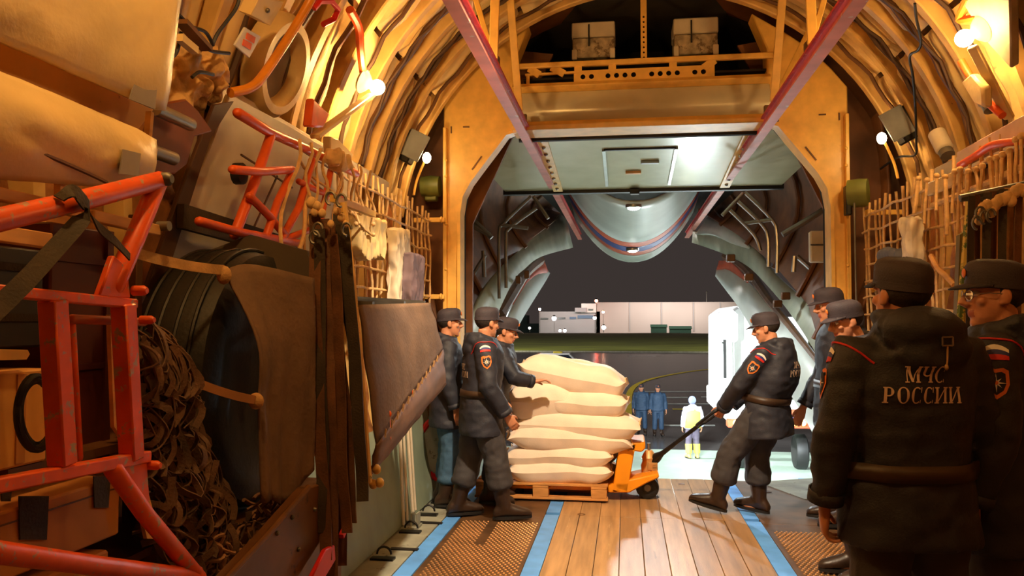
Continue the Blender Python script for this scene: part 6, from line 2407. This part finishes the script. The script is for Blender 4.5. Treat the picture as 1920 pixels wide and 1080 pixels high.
# ================================================================== right wall
net('cream rope cargo net along the right wall behind the uniformed men', 2.08, 4.75, 7.3, 1.2, 2.62, 20, 10, 5)
for i, (z, lb) in enumerate(((W(1640, 397, 7.3).z, 'upper yellow bar between the right net and the doorway post'), (W(1620, 543, 7.3).z, 'lower yellow bar between the right net and the doorway post'))):
    mb = MB()
    mb.beam((2.09, 7.36, z), (2.42, 7.36, z), .03, .045)
    mb.tube([(2.10, 7.33, z), (2.14, 7.33, z)], .03, 8)
    tag(mb.build('net_bar', M_YEL, bevel=.004), lb, 'bar', 'bars beside the right doorway post')
gr = thing('winch_reel', 'olive green winch reel beside the right doorway post', 'reel', W(1608, 400, 7.3))
c = W(1609, 362, 7.3)
mb = MB()
mb.lathe([(.05, -.09), (.12, -.08), (.125, 0), (.12, .08), (.05, .09)], c, (.9, -.4, 0), 22)
mb.build('reel_drum', M_GREENB, gr)
mb = MB()
mb.box(c + V((-.08, .03, -.06)), (.05, .1, .26))
mb.build('reel_side', M_BLACKM, gr, bevel=.008)
mb = MB()
mb.tube([c + V((-.06, -.1, -.1)), c + V((-.06, -.1, -1.1))], .008, 6)
mb.build('reel_cord', M_STEELD, gr)
XR = 2.02
# ledge with orange tube
lg = thing('wall_ledge', 'pale ledge strip with an orange tube along the right wall', 'ledge', S(1860, 290, XR))
mb = MB()
mb.beam(S(1802, 300, 2.1), S(1990, 200, 2.1), .05, .10)
mb.build('ledge_strip', mat('pink_grey_paint', lin(206, 176, 158), .5), lg, bevel=.006)
mb = MB()
mb.tube(spline([S(1800, 310, XR), S(1830, 292, XR), S(1856, 274, XR), S(1880, 268, XR), S(1925, 262, XR), S(1985, 240, XR)], 4), .022, 10)
mb.build('orange_tube', M_ORANGE2, lg)
mb = MB()
mb.beam(S(1742, 356, XR), S(1802, 330, XR), .03, .09)
mb.build('cream_board', M_CREAM, lg, bevel=.008)
mb = MB()
mb.tube([S(1750, 385, XR - .02), S(1850, 345, XR - .02), S(1925, 310, XR - .02)], .022, 8)
mb.build('net_roll', M_CORD, lg)
hc2 = thing('cord_bundle', 'loose cream cords with knobs hanging from the right ledge', 'cords', S(1850, 320, XR - .06))
rr = random.Random(31)
for i, (x, y0, y1) in enumerate(((1722, 335, 400), (1738, 338, 420), (1756, 330, 395), (1772, 332, 440), (1790, 322, 400), (1800, 318, 470), (1815, 322, 385), (1830, 318, 372), (1842, 312, 398), (1856, 300, 360), (1868, 296, 400), (1880, 290, 372), (1893, 284, 350), (1905, 262, 420), (1915, 255, 560))):
    mb = MB()
    p, q = S(x, y0, XR - .05), S(x + rr.uniform(-8, 10), y1, XR - .08)
    mb.tube([p.lerp(q, k / 6) + V((.0, .015 * noise.noise(V((k * .6, i, 2))), 0)) for k in range(7)], .009 if i % 3 else .013, 6)
    mb.ball(p, .02, 8, 6)
    mb.build('cord', M_CORD, hc2)
# bunch of straps on the right
ST2 = [(1822, 410, 640, .03, M_STRAPD), (1832, 400, 660, .035, M_STRAP), (1842, 420, 620, .03, M_STRAPL), (1852, 400, 640, .035, M_STRAPD), (1862, 410, 600, .035, M_STRAP), (1872, 400, 560, .03, M_STRAPL), (1882, 395, 560, .034, M_STRAPD), (1892, 390, 540, .04, M_STRAPL), (1902, 380, 560, .03, M_STRAPD), (1911, 385, 580, .035, M_STRAP), (1920, 370, 600, .04, M_STRAPL)]
ordn = ('first', 'second', 'third', 'fourth', 'fifth', 'sixth', 'seventh', 'eighth', 'ninth', 'tenth', 'eleventh')
mname = {M_STRAPD: 'dark', M_STRAP: 'brown', M_STRAPL: 'pale'}
for i, (x, y0, y1, w_, m_) in enumerate(ST2):
    y0 = 372 - (x - 1800) * .2125
    mb = MB()
    yy = 4.0 + .06 * (i % 3)
    pts = spline([W(x, y0, yy), W(x - 3 + (i % 3) * 2, (y0 + y1) / 2, yy - .02), W(x - 6 + (i % 4) * 2, y1 + 60, yy - .03), W(x - 8, y1 + 180, yy)], 5)
    mb.ribbon(pts, w_, .006, (1, .5 * sin(i * 1.7), 0))
    tag(mb.build('hanging_strap', m_), '%s strap, %s from the left of the bunch hanging on the right wall' % (mname[m_], ordn[i]), 'strap', 'straps bunched on the right wall')
mb = MB()
mb.tube([W(1800, 372, 4.08), W(1960, 338, 4.08)], .018, 8)
mb.tube([W(1800, 372, 4.08), V((2.4, 4.1, W(1800, 372, 4.08).z))], .015, 8)
tag(mb.build('strap_rail', M_STEELD), 'steel rail over which the right strap bunch hangs', 'rail')
hk = thing('strap_hooks', 'cluster of cream knots and hooks over the strap bunch on the right wall', 'hooks', W(1870, 390, 4.0))
for i in range(12):
    x, y = 1836 + i * 7.5, 402 - i * 4.2 + rr.uniform(-8, 8)
    mb = MB()
    mb.ball(W(x, y, 3.96), (.026, .022, .032), 8, 6)
    mb.build('knot', M_CORD, hk)
for x, y in ((1832, 418), (1846, 408), (1858, 404), (1838, 400)):
    mb = MB()
    c = W(x, y, 3.93)
    mb.tube([c + V((.02 * cos(k * pi / 6), 0, .03 * sin(k * pi / 6))) for k in range(10)], .006, 6)
    mb.build('hook', M_STEELD, hk)
mb = MB()
mb.tube([W(1818, 360, 4.3), W(1812, 460, 4.3), W(1804, 580, 4.3), W(1792, 760, 4.3), V((W(1786, 800, 4.3).x, 4.3, .0))], [.016, .02, .024, .026, .026], 8)
tag(mb.build('seat_edge', mat('chipped_green', lin(206, 180, 84), .5, var=.15, wear=lin(70, 96, 30), wt=.5, ws=16)), 'upright chipped yellow green edge bar left of the strap bunch on the right wall', 'bar')
mb = MB()
mb.hull([W(x, y, 4.55) for x, y in ((1800, 440), (1816, 430), (1790, 1135), (1774, 1135))], (0, .05, 0))
tag(mb.build('green_board', mat('olive_board', lin(112, 100, 44), .6)), 'olive board behind the chipped edge bar on the right wall', 'board')
for nm, lb, pts, X, m_ in (('cloth_roll', 'pale cloth roll standing in the right cargo net', [(1712, 408), (1734, 408), (1734, 510), (1712, 510)], 2.0, M_BOXW), ('hung_cloth', 'blue grey cloth pushed behind the right net', [(1664, 468), (1700, 466), (1700, 520), (1664, 520)], 2.06, mat('blue_grey_cloth', lin(96, 98, 110), .8))):
    P3 = [S(x, y, X) for x, y in pts]
    mb = MB()
    mb.hull(P3, (-.09, 0, 0))
    me = fuse(mb, .016, 3)
    wrinkle(me, .03, 9, (1, 3, .6), len(lb))
    tag(finish(me, nm, m_), lb, 'cloth')
mb = MB()
mb.tube(spline([S(1746, 480, 1.98), S(1760, 505, 1.96), S(1776, 520, 1.96), S(1790, 535, 1.96)], 4), .018, 8)
tag(mb.build('bent_stick', M_WOOD), 'bent yellow stick caught in the right net over the lettered man', 'stick')
# pleated vents, cable, tubes on the right lining
for lb, x0, y0, x1, y1 in (('white pleated hose end on the right lining above the ledge start', 1784, 250, 1806, 282), ('white pleated hose end on the right lining below the right hold lamp', 1872, 160, 1894, 192)):
    a, b = SH(x0, y0) + V((-.1, 0, 0)), SH(x1, y1) + V((-.12, 0, 0))
    t = thing('pleated_hose', lb, 'hose', b)
    ax = (b - a)
    L_ = ax.length
    prof = []
    for k in range(9):
        prof += [(.062, L_ * k / 9), (.050, L_ * (k + .5) / 9)]
    mb = MB()
    mb.lathe(prof, a, ax, 16)
    mb.build('hose_pleats', M_BOXW, t)
    mb = MB()
    mb.lathe([(.03, 0), (.05, 0), (.05, .05), (.03, .05)], b, ax, 14)
    mb.build('hose_collar', M_STEELD, t)
mb = MB()
mb.tube(spline([SH(x, y) + V((-.06, 0, -.02)) for x, y in ((1733, 0), (1736, 30), (1744, 70), (1738, 88), (1722, 100), (1728, 140), (1732, 200), (1733, 260), (1730, 286), (1698, 290), (1664, 312))], 5), .010, 6)
tag(mb.build('loose_cable', M_BLACK), 'black cable drooping down the right lining to the floodlight box', 'cable')
mb = MB()
mb.tube(spline([SH(1846, 112) + V((-.14, 0, 0)), SH(1870, 146) + V((-.15, 0, 0)), SH(1896, 184) + V((-.15, 0, 0)), SH(1930, 215) + V((-.15, 0, 0))], 5), .024, 10)
tag(mb.build('orange_conduit', M_ORANGE2), 'orange tube slanting down from the right hold lamp to the edge', 'tube')
mb = MB()
P3 = [SH(x, y) + V((-.2, 0, 0)) for x, y in ((1884, 150), (1906, 134), (1930, 160), (1930, 200), (1910, 190))]
mb.hull(P3, (-.06, 0, 0))
tag(mb.build('folded_cover', M_CREAM, bevel=.015), 'folded cream cover beside the lower pleated hose at the right edge', 'cover')
mb = MB()
P3 = [SH(x, y) + V((-.05, 0, 0)) for x, y in ((1840, 0), (1885, 70), (1930, 120), (1930, -40), (1860, -40))]
mb.hull(P3, (-.05, 0, -.03))
tag(mb.build('grey_duct', mat('grey_duct_paint', lin(150, 134, 114), .6), bevel=.01), 'pale grey duct cover in the upper right corner', 'duct')
